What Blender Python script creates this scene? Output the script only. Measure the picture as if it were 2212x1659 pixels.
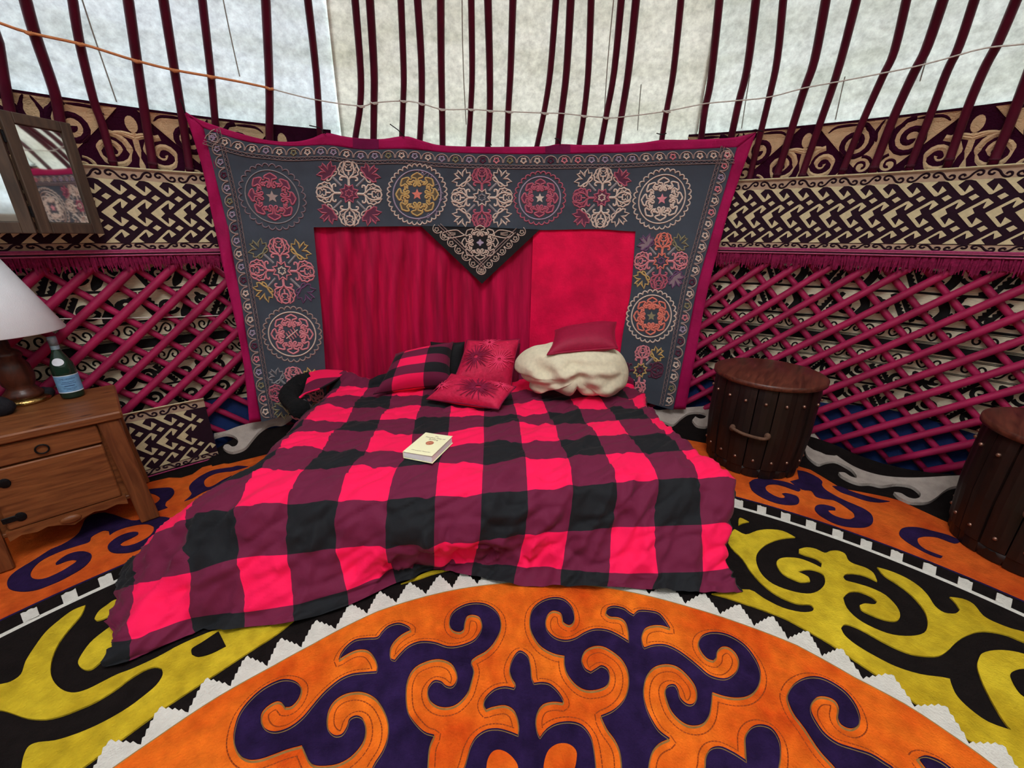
import bpy, math, random
import numpy as np
from mathutils import Vector, Matrix, noise
from mathutils.geometry import tessellate_polygon

random.seed(7)
scene = bpy.context.scene
for o in list(bpy.data.objects):
    bpy.data.objects.remove(o, do_unlink=True)
col = scene.collection

# ------------------------------------------------------------------ camera
FPX, PITCH, ROLL, EYE = 885.0, math.radians(19.957), -0.004714, 1.25
CX, CY = 0.095, -0.183            # axis of the yurt
cam_d = bpy.data.cameras.new('camera'); cam = bpy.data.objects.new('camera', cam_d)
col.objects.link(cam); scene.camera = cam
cam_d.sensor_width = 36.0; cam_d.lens = 36.0 * FPX / 2212.0
cam_d.clip_start = 0.05; cam_d.clip_end = 100
_r0 = Vector((1, 0, 0)); _u0 = Vector((0, math.sin(PITCH), math.cos(PITCH)))
_f0 = Vector((0, math.cos(PITCH), -math.sin(PITCH)))
_c, _s = math.cos(ROLL), math.sin(ROLL)
_X = _c * _r0 - _s * _u0; _Y = _s * _r0 + _c * _u0; _Z = -_f0
cam.matrix_world = Matrix(((_X.x, _Y.x, _Z.x, 0), (_X.y, _Y.y, _Z.y, 0), (_X.z, _Y.z, _Z.z, EYE), (0, 0, 0, 1)))

# ------------------------------------------------------------------ sky, skylight, exposure
world = bpy.data.worlds.new('sky'); scene.world = world; world.use_nodes = True
bg = world.node_tree.nodes['Background']
bg.inputs[0].default_value = (0.93, 0.97, 1.0, 1); bg.inputs[1].default_value = 24.0
# sampling portal over the open crown of the roof (gives no light of its own)
pl = bpy.data.lights.new('crown_portal', 'AREA'); pl.shape = 'DISK'; pl.size = 1.56; pl.cycles.is_portal = True
plo = bpy.data.objects.new('crown_portal', pl); col.objects.link(plo); plo.location = (CX, CY, 3.66)
scene.view_settings.view_transform = 'Standard'; scene.view_settings.look = 'None'
scene.view_settings.gamma = 1.0; scene.view_settings.use_curve_mapping = False
scene.view_settings.exposure = -0.12

# ------------------------------------------------------------------ pixel -> place
def rays(P):
    P = np.asarray(P, float).reshape(-1, 2)
    px, py = P[:, 0] - 1106, P[:, 1] - 829.5
    X = px * _c - py * _s; Y = -(px * _s + py * _c)
    cp, sp = math.cos(PITCH), math.sin(PITCH)
    return np.stack([X, FPX * cp + Y * sp, Y * cp - FPX * sp], 1)
def onz(P, z):
    d = rays(P); t = (z - EYE) / d[:, 2]
    return d * t[:, None] + [0, 0, EYE]
def onz1(x, y, z): return Vector(onz([(x, y)], z)[0])
def ondepth(x, y, Y):          # point of the pixel's ray at world Y
    d = rays([(x, y)])[0]; t = Y / d[1]
    return Vector((d[0] * t, Y, EYE + d[2] * t))
def onrev(P, zr, off=0.0):     # intersection with a surface of revolution r(z)
    d = rays(P); d = d / np.linalg.norm(d, axis=1)[:, None]
    zs = [a for a, b in zr]; rs = [b for a, b in zr]
    off = np.zeros(len(d)) + off
    def g(t):
        p = d * t[:, None]
        return np.hypot(p[:, 0] - CX, p[:, 1] - CY) - (np.interp(p[:, 2] + EYE, zs, rs) - off)
    a = np.full(len(d), 0.4); b = np.full(len(d), 0.4); done = np.zeros(len(d), bool)
    t = np.full(len(d), 0.4)
    while not done.all() and t.max() < 7:
        v = g(t); hit = (v >= 0) & ~done
        b[hit] = t[hit]; a[hit] = t[hit] - 0.1; done |= hit
        t = np.where(done, t, t + 0.1)
    for _ in range(22):
        m = (a + b) / 2; v = g(m) < 0
        a = np.where(v, m, a); b = np.where(v, b, m)
    return d * a[:, None] + [0, 0, EYE]
def cyl(th, z, r):             # th in degrees, 0 = straight ahead
    t = math.radians(th)
    return Vector((CX + r * math.sin(t), CY + r * math.cos(t), z))
def theta(p): return math.degrees(math.atan2(p[0] - CX, p[1] - CY))

ROOF = [(0, 3.04), (1.45, 3.04), (1.60, 3.025), (1.75, 2.965), (1.90, 2.86), (2.05, 2.72), (2.25, 2.50), (3.6, 0.80)]
HANG = [(0, 2.93), (1.35, 2.93), (1.55, 2.915), (1.75, 2.87), (2.0, 2.80)]

# ------------------------------------------------------------------ materials
def lin(c):
    return tuple(((v / 255) / 12.92 if v / 255 <= 0.04045 else ((v / 255 + 0.055) / 1.055) ** 2.4) for v in c)
MATS = {}
def mat(name, rgb, rough=0.85, var=0.12, scale=18, bump=0.25, bscale=120, metal=0.0, spec=0.3, sheen=0.0, detail=4, stretch=None):
    if name in MATS: return MATS[name]
    m = bpy.data.materials.new(name); m.use_nodes = True; nt = m.node_tree; N = nt.nodes; L = nt.links
    b = N['Principled BSDF']; c = lin(rgb)
    b.inputs['Roughness'].default_value = rough; b.inputs['Metallic'].default_value = metal
    b.inputs['Specular IOR Level'].default_value = spec
    if sheen:
        b.inputs['Sheen Weight'].default_value = sheen; b.inputs['Sheen Roughness'].default_value = 0.45
        b.inputs['Sheen Tint'].default_value = (min(1, c[0] * 2 + .1), c[1] + .05, c[2] + .08, 1)
    tc = N.new('ShaderNodeTexCoord'); mp = N.new('ShaderNodeMapping'); L.new(tc.outputs['Object'], mp.inputs[0])
    if stretch: mp.inputs['Scale'].default_value = stretch
    if var:
        n = N.new('ShaderNodeTexNoise'); n.inputs['Scale'].default_value = scale; n.inputs['Detail'].default_value = detail
        L.new(mp.outputs[0], n.inputs['Vector'])
        r = N.new('ShaderNodeValToRGB'); r.color_ramp.elements[0].position = 0.3; r.color_ramp.elements[1].position = 0.7
        r.color_ramp.elements[0].color = tuple(v * (1 - var) for v in c) + (1,)
        r.color_ramp.elements[1].color = tuple(min(1, v * (1 + var)) for v in c) + (1,)
        L.new(n.outputs['Fac'], r.inputs[0]); L.new(r.outputs[0], b.inputs['Base Color'])
    else: b.inputs['Base Color'].default_value = c + (1,)
    if bump:
        n2 = N.new('ShaderNodeTexNoise'); n2.inputs['Scale'].default_value = bscale; n2.inputs['Detail'].default_value = 3
        L.new(mp.outputs[0], n2.inputs['Vector'])
        bp = N.new('ShaderNodeBump'); bp.inputs['Strength'].default_value = bump; bp.inputs['Distance'].default_value = 0.01
        L.new(n2.outputs['Fac'], bp.inputs['Height']); L.new(bp.outputs[0], b.inputs['Normal'])
    MATS[name] = m; return m
def wood(name, c0, c1, rough=0.5, axis='X', scale=6.0, knots=True):
    if name in MATS: return MATS[name]
    m = bpy.data.materials.new(name); m.use_nodes = True; nt = m.node_tree; N = nt.nodes; L = nt.links
    b = N['Principled BSDF']; b.inputs['Roughness'].default_value = rough; b.inputs['Specular IOR Level'].default_value = 0.35
    tc = N.new('ShaderNodeTexCoord'); mp = N.new('ShaderNodeMapping'); L.new(tc.outputs['Object'], mp.inputs[0])
    s = {'X': (1, 9, 9), 'Y': (9, 1, 9), 'Z': (9, 9, 1)}[axis]; mp.inputs['Scale'].default_value = s
    n = N.new('ShaderNodeTexNoise'); n.inputs['Scale'].default_value = scale; n.inputs['Detail'].default_value = 6; n.inputs['Distortion'].default_value = 1.2
    L.new(mp.outputs[0], n.inputs['Vector'])
    r = N.new('ShaderNodeValToRGB'); r.color_ramp.elements[0].position = 0.32; r.color_ramp.elements[1].position = 0.68
    r.color_ramp.elements[0].color = lin(c0) + (1,); r.color_ramp.elements[1].color = lin(c1) + (1,)
    L.new(n.outputs['Fac'], r.inputs[0]); out = r.outputs[0]
    if knots:
        mp2 = N.new('ShaderNodeMapping'); L.new(tc.outputs['Object'], mp2.inputs[0])
        mp2.inputs['Scale'].default_value = {'X': (6, 11, 11), 'Y': (11, 6, 11), 'Z': (11, 11, 6)}[axis]
        v = N.new('ShaderNodeTexVoronoi'); v.inputs['Scale'].default_value = 1.0; L.new(mp2.outputs[0], v.inputs['Vector'])
        r2 = N.new('ShaderNodeValToRGB'); r2.color_ramp.elements[0].position = 0.05; r2.color_ramp.elements[1].position = 0.16
        r2.color_ramp.elements[0].color = (0.3, 0.2, 0.15, 1); r2.color_ramp.elements[1].color = (1, 1, 1, 1)
        L.new(v.outputs['Distance'], r2.inputs[0])
        mx = N.new('ShaderNodeMix'); mx.data_type = 'RGBA'; mx.blend_type = 'MULTIPLY'; mx.inputs[0].default_value = 1.0
        L.new(out, mx.inputs[6]); L.new(r2.outputs[0], mx.inputs[7]); out = mx.outputs[2]
    L.new(out, b.inputs['Base Color'])
    bp = N.new('ShaderNodeBump'); bp.inputs['Strength'].default_value = 0.15; bp.inputs['Distance'].default_value = 0.004
    L.new(n.outputs['Fac'], bp.inputs['Height']); L.new(bp.outputs[0], b.inputs['Normal'])
    MATS[name] = m; return m
def felt(name, rgb, var=0.14, blotch=None):
    m = mat(name, rgb, rough=0.95, var=var, scale=26, bump=0.5, bscale=160, spec=0.1, detail=6)
    if blotch and 'blotch' not in m:               # dye that has run and worn unevenly
        m['blotch'] = 1; nt = m.node_tree; N = nt.nodes; L = nt.links; b = N['Principled BSDF']; src = b.inputs['Base Color'].links[0].from_socket
        n = N.new('ShaderNodeTexNoise'); n.inputs['Scale'].default_value = 3.2; n.inputs['Detail'].default_value = 7; n.inputs['Roughness'].default_value = .62
        tc = N.new('ShaderNodeTexCoord'); L.new(tc.outputs['Object'], n.inputs['Vector'])
        r = N.new('ShaderNodeValToRGB'); r.color_ramp.elements[0].position = .36; r.color_ramp.elements[1].position = .62
        r.color_ramp.elements[0].color = lin(blotch) + (1,); r.color_ramp.elements[1].color = (1, 1, 1, 1); L.new(n.outputs['Fac'], r.inputs[0])
        x = N.new('ShaderNodeMix'); x.data_type = 'RGBA'; x.blend_type = 'MULTIPLY'; x.inputs[0].default_value = 1; L.new(src, x.inputs[6]); L.new(r.outputs[0], x.inputs[7]); L.new(x.outputs[2], b.inputs['Base Color'])
    return m

# ------------------------------------------------------------------ objects
def tag(o, label=None, cat=None, group=None, kind=None):
    if label: o['label'] = label
    if cat: o['category'] = cat
    if group: o['group'] = group
    if kind: o['kind'] = kind
    return o
def empty(name, loc=(0, 0, 0), rz=0.0):
    o = bpy.data.objects.new(name, None); col.objects.link(o); o.empty_display_size = 0.05
    o.location = loc; o.rotation_euler = (0, 0, rz); return o
def link(name, verts, faces, m, parent=None, smooth=False, uv=None):
    me = bpy.data.meshes.new(name)
    me.from_pydata([tuple(v) for v in verts], [], faces)
    if uv is not None:
        lay = me.uv_layers.new(name='UVMap')
        idx = np.empty(len(me.loops), int); me.loops.foreach_get('vertex_index', idx)
        lay.data.foreach_set('uv', np.asarray(uv, float)[idx].ravel())
    if smooth: me.polygons.foreach_set('use_smooth', [True] * len(me.polygons))
    me.materials.append(m); me.update()
    o = bpy.data.objects.new(name, me); col.objects.link(o)
    if parent: o.parent = parent
    return o
class MB:
    def __init__(s): s.v = []; s.f = []
    def box(s, x0, x1, y0, y1, z0, z1, bev=0.0, flare=0.0):
        # axis-aligned box with chamfered vertical and horizontal edges
        b = min(bev, (x1 - x0) / 2.01, (y1 - y0) / 2.01, (z1 - z0) / 2.01); i0 = len(s.v)
        def ring(z, e, k):
            xa, xb, ya, yb = x0 + e, x1 - e, y0 + e, y1 - e
            k = max(k, 1e-5)
            for p in ((xa + k, ya), (xb - k, ya), (xb, ya + k), (xb, yb - k), (xb - k, yb), (xa + k, yb), (xa, yb - k), (xa, ya + k)):
                s.v.append((p[0], p[1], z))
        if b > 0:
            ring(z0, b, b * .4); ring(z0 + b, 0, b); ring(z1 - b, 0, b); ring(z1, b, b * .4); n = 4
            for k in range(n - 1):
                for j in range(8):
                    a = i0 + 8 * k + j; c = i0 + 8 * k + (j + 1) % 8
                    s.f.append((a, c, c + 8, a + 8))
            s.f.append(tuple(i0 + j for j in reversed(range(8)))); s.f.append(tuple(i0 + 24 + j for j in range(8)))
        else:
            for z in (z0, z1):
                for p in ((x0, y0), (x1, y0), (x1, y1), (x0, y1)): s.v.append((p[0], p[1], z))
            for j in range(4):
                a = i0 + j; c = i0 + (j + 1) % 4; s.f.append((a, c, c + 4, a + 4))
            s.f.append((i0 + 3, i0 + 2, i0 + 1, i0)); s.f.append((i0 + 4, i0 + 5, i0 + 6, i0 + 7))
        return s
    def tube(s, pts, r, n=8, caps=True, r1=None):
        pts = [Vector(p) for p in pts]; i0 = len(s.v); m = len(pts)
        up = None
        for i, p in enumerate(pts):
            t = (pts[min(i + 1, m - 1)] - pts[max(i - 1, 0)]).normalized()
            if up is None:
                up = Vector((0, 0, 1)) if abs(t.z) < 0.9 else Vector((1, 0, 0))
            a = t.cross(up).normalized(); b = a.cross(t).normalized(); up = b
            rr = r if r1 is None else r + (r1 - r) * i / max(1, m - 1)
            if isinstance(r, (list, tuple)): rr = r[i]
            for k in range(n):
                g = 2 * math.pi * k / n
                s.v.append(p + a * (math.cos(g) * rr) + b * (math.sin(g) * rr))
        for i in range(m - 1):
            for k in range(n):
                a = i0 + i * n + k; c = i0 + i * n + (k + 1) % n
                s.f.append((a, c, c + n, a + n))
        if caps:
            s.f.append(tuple(i0 + k for k in reversed(range(n)))); s.f.append(tuple(i0 + (m - 1) * n + k for k in range(n)))
        return s
    def lathe(s, prof, n=32, c=(0, 0, 0), cap=True):
        i0 = len(s.v)
        for r, z in prof:
            for k in range(n):
                g = 2 * math.pi * k / n
                s.v.append((c[0] + r * math.cos(g), c[1] + r * math.sin(g), c[2] + z))
        for i in range(len(prof) - 1):
            for k in range(n):
                a = i0 + i * n + k; d = i0 + i * n + (k + 1) % n
                s.f.append((a, d, d + n, a + n))
        if cap:
            s.f.append(tuple(i0 + k for k in reversed(range(n))))
            s.f.append(tuple(i0 + (len(prof) - 1) * n + k for k in range(n)))
        return s
    def ball(s, c, rx, ry=None, rz=None, n=10, m=6):
        ry = ry or rx; rz = rz or rx; i0 = len(s.v)
        for i in range(m + 1):
            ph = -math.pi / 2 + math.pi * i / m
            for k in range(n):
                g = 2 * math.pi * k / n
                s.v.append((c[0] + rx * math.cos(ph) * math.cos(g), c[1] + ry * math.cos(ph) * math.sin(g), c[2] + rz * math.sin(ph)))
        for i in range(m):
            for k in range(n):
                a = i0 + i * n + k; d = i0 + i * n + (k + 1) % n
                s.f.append((a, d, d + n, a + n))
        return s
    def build(s, name, m, parent=None, smooth=False): return link(name, s.v, s.f, m, parent, smooth)

def smooth_closed(P, sub=4, sharp=62):
    """Catmull-Rom through a traced closed outline; strong turns stay corners."""
    P = [np.array(p[:2], float) for p in P]; n = len(P); out = []
    cor = []
    for i in range(n):
        a = P[i] - P[i - 1]; b = P[(i + 1) % n] - P[i]
        ang = abs(math.degrees(math.atan2(a[0] * b[1] - a[1] * b[0], a @ b)))
        cor.append(ang > sharp)
    for i in range(n):
        p0, p1, p2, p3 = P[i - 1], P[i], P[(i + 1) % n], P[(i + 2) % n]
        m1 = (p2 - p1) * .6 if cor[i] else (p2 - p0) / 2
        m2 = (p2 - p1) * .6 if cor[(i + 1) % n] else (p3 - p1) / 2
        L = np.linalg.norm(p2 - p1)
        for m in (m1, m2):
            q = np.linalg.norm(m)
            if q > 1.3 * L: m *= 1.3 * L / q
        for k in range(sub):
            t = k / sub; t2 = t * t; t3 = t2 * t
            out.append((2 * t3 - 3 * t2 + 1) * p1 + (t3 - 2 * t2 + t) * m1 + (-2 * t3 + 3 * t2) * p2 + (t3 - t2) * m2)
    return np.array(out)
def smooth_open(P, sub=5):
    P = [np.array(p, float) for p in P]; n = len(P)
    if n < 3:
        return np.array([P[0] + (P[-1] - P[0]) * k / sub for k in range(sub + 1)])
    out = []
    for i in range(n - 1):
        p0 = P[max(i - 1, 0)]; p1 = P[i]; p2 = P[i + 1]; p3 = P[min(i + 2, n - 1)]
        for k in range(sub):
            t = k / sub
            out.append(0.5 * (2 * p1 + (p2 - p0) * t + (2 * p0 - 5 * p1 + 4 * p2 - p3) * t * t + (-p0 + 3 * p1 - 3 * p2 + p3) * t ** 3))
    out.append(P[-1]); return np.array(out)
class Orn:
    """Flat cut-outs and strokes drawn in 2D, raised h above a mapped surface."""
    def __init__(s, maxlen=None): s.p = []; s.h = []; s.f = []; s.maxlen = maxlen
    def refine(s, tris, h):
        for _ in range(7):
            mid = {}; out = []
            def m(a, b):
                k = (min(a, b), max(a, b))
                if k not in mid:
                    pa, pb = s.p[a], s.p[b]
                    if math.hypot(pa[0] - pb[0], pa[1] - pb[1]) <= s.maxlen: mid[k] = None
                    else:
                        mid[k] = len(s.p); s.p.append(((pa[0] + pb[0]) / 2, (pa[1] + pb[1]) / 2)); s.h.append(h)
                return mid[k]
            for a, b, c in tris:
                x, y, z = m(a, b), m(b, c), m(c, a); k = (x is not None) + (y is not None) + (z is not None)
                if k == 0: out.append((a, b, c))
                elif k == 3: out += [(a, x, z), (x, b, y), (z, y, c), (x, y, z)]
                else:
                    while x is None or (k == 2 and y is None): a, b, c, x, y, z = b, c, a, y, z, x
                    if k == 1: out += [(a, x, c), (x, b, c)]
                    else: out += [(x, b, y), (a, x, y), (a, y, c)]
            done = len(out) == len(tris); tris = out
            if done: break
        return tris
    def poly(s, P, h, base=None):
        P = [tuple(p[:2]) for p in P]; n = len(P); i0 = len(s.p)
        tris = tessellate_polygon([[Vector((p[0], p[1], 0)) for p in P]])
        s.p += P; s.h += [h] * n
        T_ = []
        for a, b, c in tris:
            A, B, Cc = P[a], P[b], P[c]
            if (B[0] - A[0]) * (Cc[1] - A[1]) - (B[1] - A[1]) * (Cc[0] - A[0]) < 0: a, c = c, a
            T_.append((i0 + a, i0 + b, i0 + c))
        s.f += s.refine(T_, h) if s.maxlen else T_
        if base is not None:
            j0 = len(s.p); s.p += P; s.h += [base] * n
            for k in range(n):
                k2 = (k + 1) % n
                s.f.append((i0 + k, i0 + k2, j0 + k2, j0 + k))
        return s
    def stroke(s, P, w, h, base=None, closed=False, taper=False):
        P = np.asarray(P, float); n = len(P)
        if n < 2: return s
        if closed: T = np.roll(P, -1, 0) - np.roll(P, 1, 0)
        else: T = np.gradient(P, axis=0)
        L = np.linalg.norm(T, axis=1); L[L == 0] = 1; T = T / L[:, None]
        Nn = np.stack([-T[:, 1], T[:, 0]], 1)
        W = np.full(n, w / 2.0) if np.isscalar(w) else np.asarray(w) / 2.0
        if taper: W = W * np.clip(np.minimum(np.arange(n), n - 1 - np.arange(n)) / (0.25 * n) + 0.25, 0, 1)
        A = P + Nn * W[:, None]; B = P - Nn * W[:, None]; i0 = len(s.p)
        mid = P
        s.p += [tuple(q) for q in A] + [tuple(q) for q in mid] + [tuple(q) for q in B]
        lo = h if base is None else base
        s.h += [lo] * n + [h] * n + [lo] * n
        m = n if closed else n - 1
        for k in range(m):
            j = (k + 1) % n
            s.f.append((i0 + k, i0 + n + k, i0 + n + j, i0 + j)); s.f.append((i0 + n + k, i0 + 2 * n + k, i0 + 2 * n + j, i0 + n + j))
        return s
    def build(s, name, m, mapf, parent=None, smooth=False):
        if not s.p: return None
        V = mapf(np.array(s.p), np.array(s.h))
        return link(name, V, s.f, m, parent, smooth)
def spiral(cx, cy, R, turns, a0, sgn=1, r_end=0.12, n=26):
    a0 = math.radians(a0)
    return np.array([(cx + R * (1 - (1 - r_end) * k / n) * math.cos(a0 + sgn * 2 * math.pi * turns * k / n),
                      cy + R * (1 - (1 - r_end) * k / n) * math.sin(a0 + sgn * 2 * math.pi * turns * k / n)) for k in range(n + 1)])
def zoomf(x0, y0, s): return lambda pts: [(x0 + p[0] / s, y0 + p[1] / s) for p in pts]
ZA = zoomf(450, 1200, 2.765); ZB = zoomf(1050, 1200, 2.765); ZC = zoomf(1412, 1000, 2.5175); ZD = zoomf(0, 1000, 2.5175)
ZF = zoomf(1580, 960, 3.95); ZI = zoomf(0, 1080, 5.267); ZJ = zoomf(260, 890, 6.144)
ZG = zoomf(1000, 860, 3.456); ZZ = zoomf(600, 680, 2.765); ZE = zoomf(220, 900, 2.963); ZH = zoomf(600, 700, 4.254)
# ================================================================== THE SHELL
def rev_patch(th0, th1, zr, off, nt, rows):
    V = []; F = []
    zs = [a for a, b in zr]; rs = [b for a, b in zr]
    for z in rows:
        r = float(np.interp(z, zs, rs)) - off
        for k in range(nt + 1): V.append(cyl(th0 + (th1 - th0) * k / nt, z, r))
    for i in range(len(rows) - 1):
        for k in range(nt):
            a = i * (nt + 1) + k; F.append((a, a + 1, a + nt + 2, a + nt + 1))
    return V, F
def roof_felt(name, rgb, trans):
    m = bpy.data.materials.new(name); m.use_nodes = True; nt = m.node_tree; N = nt.nodes; L = nt.links
    N.remove(N['Principled BSDF']); out = N['Material Output']
    tc = N.new('ShaderNodeTexCoord')
    n1 = N.new('ShaderNodeTexNoise'); n1.inputs['Scale'].default_value = 30; n1.inputs['Detail'].default_value = 8; n1.inputs['Roughness'].default_value = 0.7
    n2 = N.new('ShaderNodeTexNoise'); n2.inputs['Scale'].default_value = 2.2; n2.inputs['Detail'].default_value = 4
    mp = N.new('ShaderNodeMapping'); mp.inputs['Scale'].default_value = (1, 1, 5)
    L.new(tc.outputs['Object'], n1.inputs['Vector']); L.new(tc.outputs['Object'], mp.inputs[0]); L.new(mp.outputs[0], n2.inputs['Vector'])
    r1 = N.new('ShaderNodeValToRGB'); c = lin(rgb)
    r1.color_ramp.elements[0].position = 0.3; r1.color_ramp.elements[1].position = 0.72
    r1.color_ramp.elements[0].color = tuple(v * .62 for v in c) + (1,); r1.color_ramp.elements[1].color = tuple(min(1, v * 1.12) for v in c) + (1,)
    L.new(n1.outputs['Fac'], r1.inputs[0])
    r2 = N.new('ShaderNodeValToRGB'); r2.color_ramp.elements[0].position = 0.28; r2.color_ramp.elements[1].position = 0.6
    r2.color_ramp.elements[0].color = (0.74, 0.74, 0.68, 1); r2.color_ramp.elements[1].color = (1, 1, 1, 1); L.new(n2.outputs['Fac'], r2.inputs[0])
    mx = N.new('ShaderNodeMix'); mx.data_type = 'RGBA'; mx.blend_type = 'MULTIPLY'; mx.inputs[0].default_value = 1
    L.new(r1.outputs[0], mx.inputs[6]); L.new(r2.outputs[0], mx.inputs[7])
    d = N.new('ShaderNodeBsdfDiffuse'); t = N.new('ShaderNodeBsdfTranslucent'); ms = N.new('ShaderNodeMixShader'); ms.inputs[0].default_value = trans
    L.new(mx.outputs[2], d.inputs[0]); L.new(mx.outputs[2], t.inputs[0]); L.new(d.outputs[0], ms.inputs[1]); L.new(t.outputs[0], ms.inputs[2])
    L.new(ms.outputs[0], out.inputs['Surface']); MATS[name] = m; return m
T = 0.038
FELT_L = roof_felt('roof_felt_blue_white', (226, 240, 246), T * 1.02)
FELT_C = roof_felt('roof_felt_mottled', (224, 228, 214), T)
FELT_R = roof_felt('roof_felt_grey', (224, 234, 226), T)
ceiling = tag(empty('ceiling', (CX, CY, 1.5)), 'pale felt roof glowing with daylight behind the dark red poles', kind='structure')
def adopt(o, parent):                      # parent keeping world placement (parents have plain locations)
    o.parent = parent; o.matrix_parent_inverse = parent.matrix_basis.inverted(); return o
zrow = [1.45, 1.6, 1.75, 1.9, 2.05, 2.25, 2.6, 3.0, 3.3, 3.6]
for a, b, m, k in ((-180, -20.3, FELT_L, 64), (-20.6, 18.4, FELT_C, 16), (18.1, 180, FELT_R, 64)):
    V, F = rev_patch(a, b, ROOF, -0.055 if m is not FELT_C else -0.048, k, zrow)
    adopt(link('felt_sheet', V, F, m, None, True), ceiling)
seam_m = mat('seam_thread', (168, 172, 164), var=0)
for th, r0, r1 in ((-38.8, 1.8, 2.3), (-29, 1.95, 2.3), (-7.2, 1.85, 2.35), (8.3, 1.8, 2.3), (36, 1.9, 2.2), (-12, 1.8, 2.0), (12, 1.82, 2.0), (22.5, 1.8, 2.0), (30.5, 1.8, 1.95)):
    pts = [cyl(th + 0.25 * math.sin(5 * z), z, float(np.interp(z, [q[0] for q in ROOF], [q[1] for q in ROOF])) + 0.044) for z in np.linspace(r0, r1, 8)]
    o = MB().tube(pts, 0.0028, 5).build('seam', seam_m); adopt(o, ceiling)

V, F = rev_patch(-180, 180, [(0, 3.15), (3, 3.15)], 0, 128, [0, 0.4, 0.8, 1.2, 1.5, 1.56])
tag(link('wall_outer', V, F, felt('outer_felt', (92, 80, 70)), None, True), 'brown outer felt wall of the yurt behind the reed screen', kind='structure')
V = [cyl(k * 360 / 96, -0.02, 3.4) for k in range(96)]
tag(link('floor', V, [tuple(range(95, -1, -1))], felt('floor_ground', (38, 30, 30))), 'dark ground under the felt rug', kind='structure')

# ------------------------------------------------------------------ crown ring at the top of the roof
POLE = mat('pole_paint', (84, 10, 38), rough=0.5, var=0.2, scale=9, bump=0.12, bscale=60, spec=0.35)
cr = empty('crown_ring', (CX, CY, 3.56)); tag(cr, 'dark red wooden crown ring with crossed bars at the roof opening', 'roof ring')
ring = MB().tube([(0.8 * math.cos(g), 0.8 * math.sin(g), 0) for g in np.linspace(0, 2 * math.pi, 49)], 0.04, 10, caps=False)
ring.build('ring', POLE, cr, True)
for dx in (-0.12, 0, 0.12):
    for sw in (0, 1):
        L_ = math.sqrt(0.8 ** 2 - dx ** 2)
        pts = [(t * L_, dx, 0.16 * (1 - t * t)) if sw else (dx, t * L_, 0.16 * (1 - t * t)) for t in np.linspace(-1, 1, 13)]
        MB().tube(pts, 0.016, 6).build('crown_bar', POLE, cr, True)

# ------------------------------------------------------------------ roof poles
POLES = [
 [(-5, 90), (10, 180), (25, 260), (36, 330)], [(55, 0), (76, 76), (117, 196), (130, 263), (146, 352)],
 [(157, 0), (172, 92), (202, 215), (221, 269), (247, 362)], [(277, 0), (296, 133), (312, 240), (333, 372)],
 [(353, 0), (377, 152), (396, 269), (412, 380)], [(437, 0), (456, 165), (464, 253), (474, 350)],
 [(574, 0), (582, 184), (582, 297), (584, 340)], [(665, 0), (683, 158), (691, 285), (694, 335)],
 [(767, 0), (779, 152), (778, 228), (768, 296), (764, 330)], [(799, 0), (808, 149), (808, 221), (807, 297), (806, 330)],
 [(866, 0), (872, 152), (871, 218), (868, 296), (866, 330)], [(902, 0), (910, 127), (911, 221), (907, 301), (905, 335)],
 [(952, 0), (953, 127), (955, 234), (956, 309), (956, 340)], [(1018, 0), (1020, 152), (1017, 234), (1012, 313), (1010, 345)],
 [(1054, 0), (1058, 152), (1058, 239), (1054, 313), (1052, 345)], [(1108, 0), (1103, 152), (1098, 240), (1095, 315), (1093, 345)],
 [(1201, 0), (1189, 152), (1175, 244), (1160, 315), (1154, 345)], [(1233, 0), (1224, 152), (1213, 245), (1205, 313), (1201, 345)],
 [(1277, 0), (1271, 152), (1261, 250), (1251, 312), (1247, 345)], [(1342, 0), (1327, 152), (1309, 253), (1298, 312), (1293, 345)],
 [(1374, 0), (1358, 152), (1342, 253), (1333, 312), (1328, 345)], [(1471, 0), (1455, 154), (1440, 239), (1429, 305), (1422, 345)],
 [(1554, 0), (1536, 169), (1523, 235), (1514, 301), (1509, 345)], [(1633, 0), (1615, 143), (1596, 220), (1580, 294), (1568, 345)],
 [(1692, 0), (1679, 128), (1661, 213), (1635, 319), (1616, 398)], [(1784, 0), (1760, 128), (1736, 198), (1708, 286), (1674, 392)],
 [(1850, 0), (1822, 110), (1800, 184), (1767, 279), (1727, 394)], [(1958, 0), (1932, 110), (1907, 165), (1866, 257), (1814, 384)],
 [(2037, 0), (2002, 103), (1976, 154), (1932, 250), (1881, 380)], [(2105, 0), (2072, 99), (2046, 154), (2009, 250), (1959, 376)],
 [(2195, 0), (2156, 92), (2127, 147), (2090, 235), (2045, 362)], [(2260, 60), (2212, 185), (2180, 270), (2143, 356)]]
SIDE = [s_ * (52 + 5.2 * k) for k in range(8) for s_ in (-1, 1)]
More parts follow.
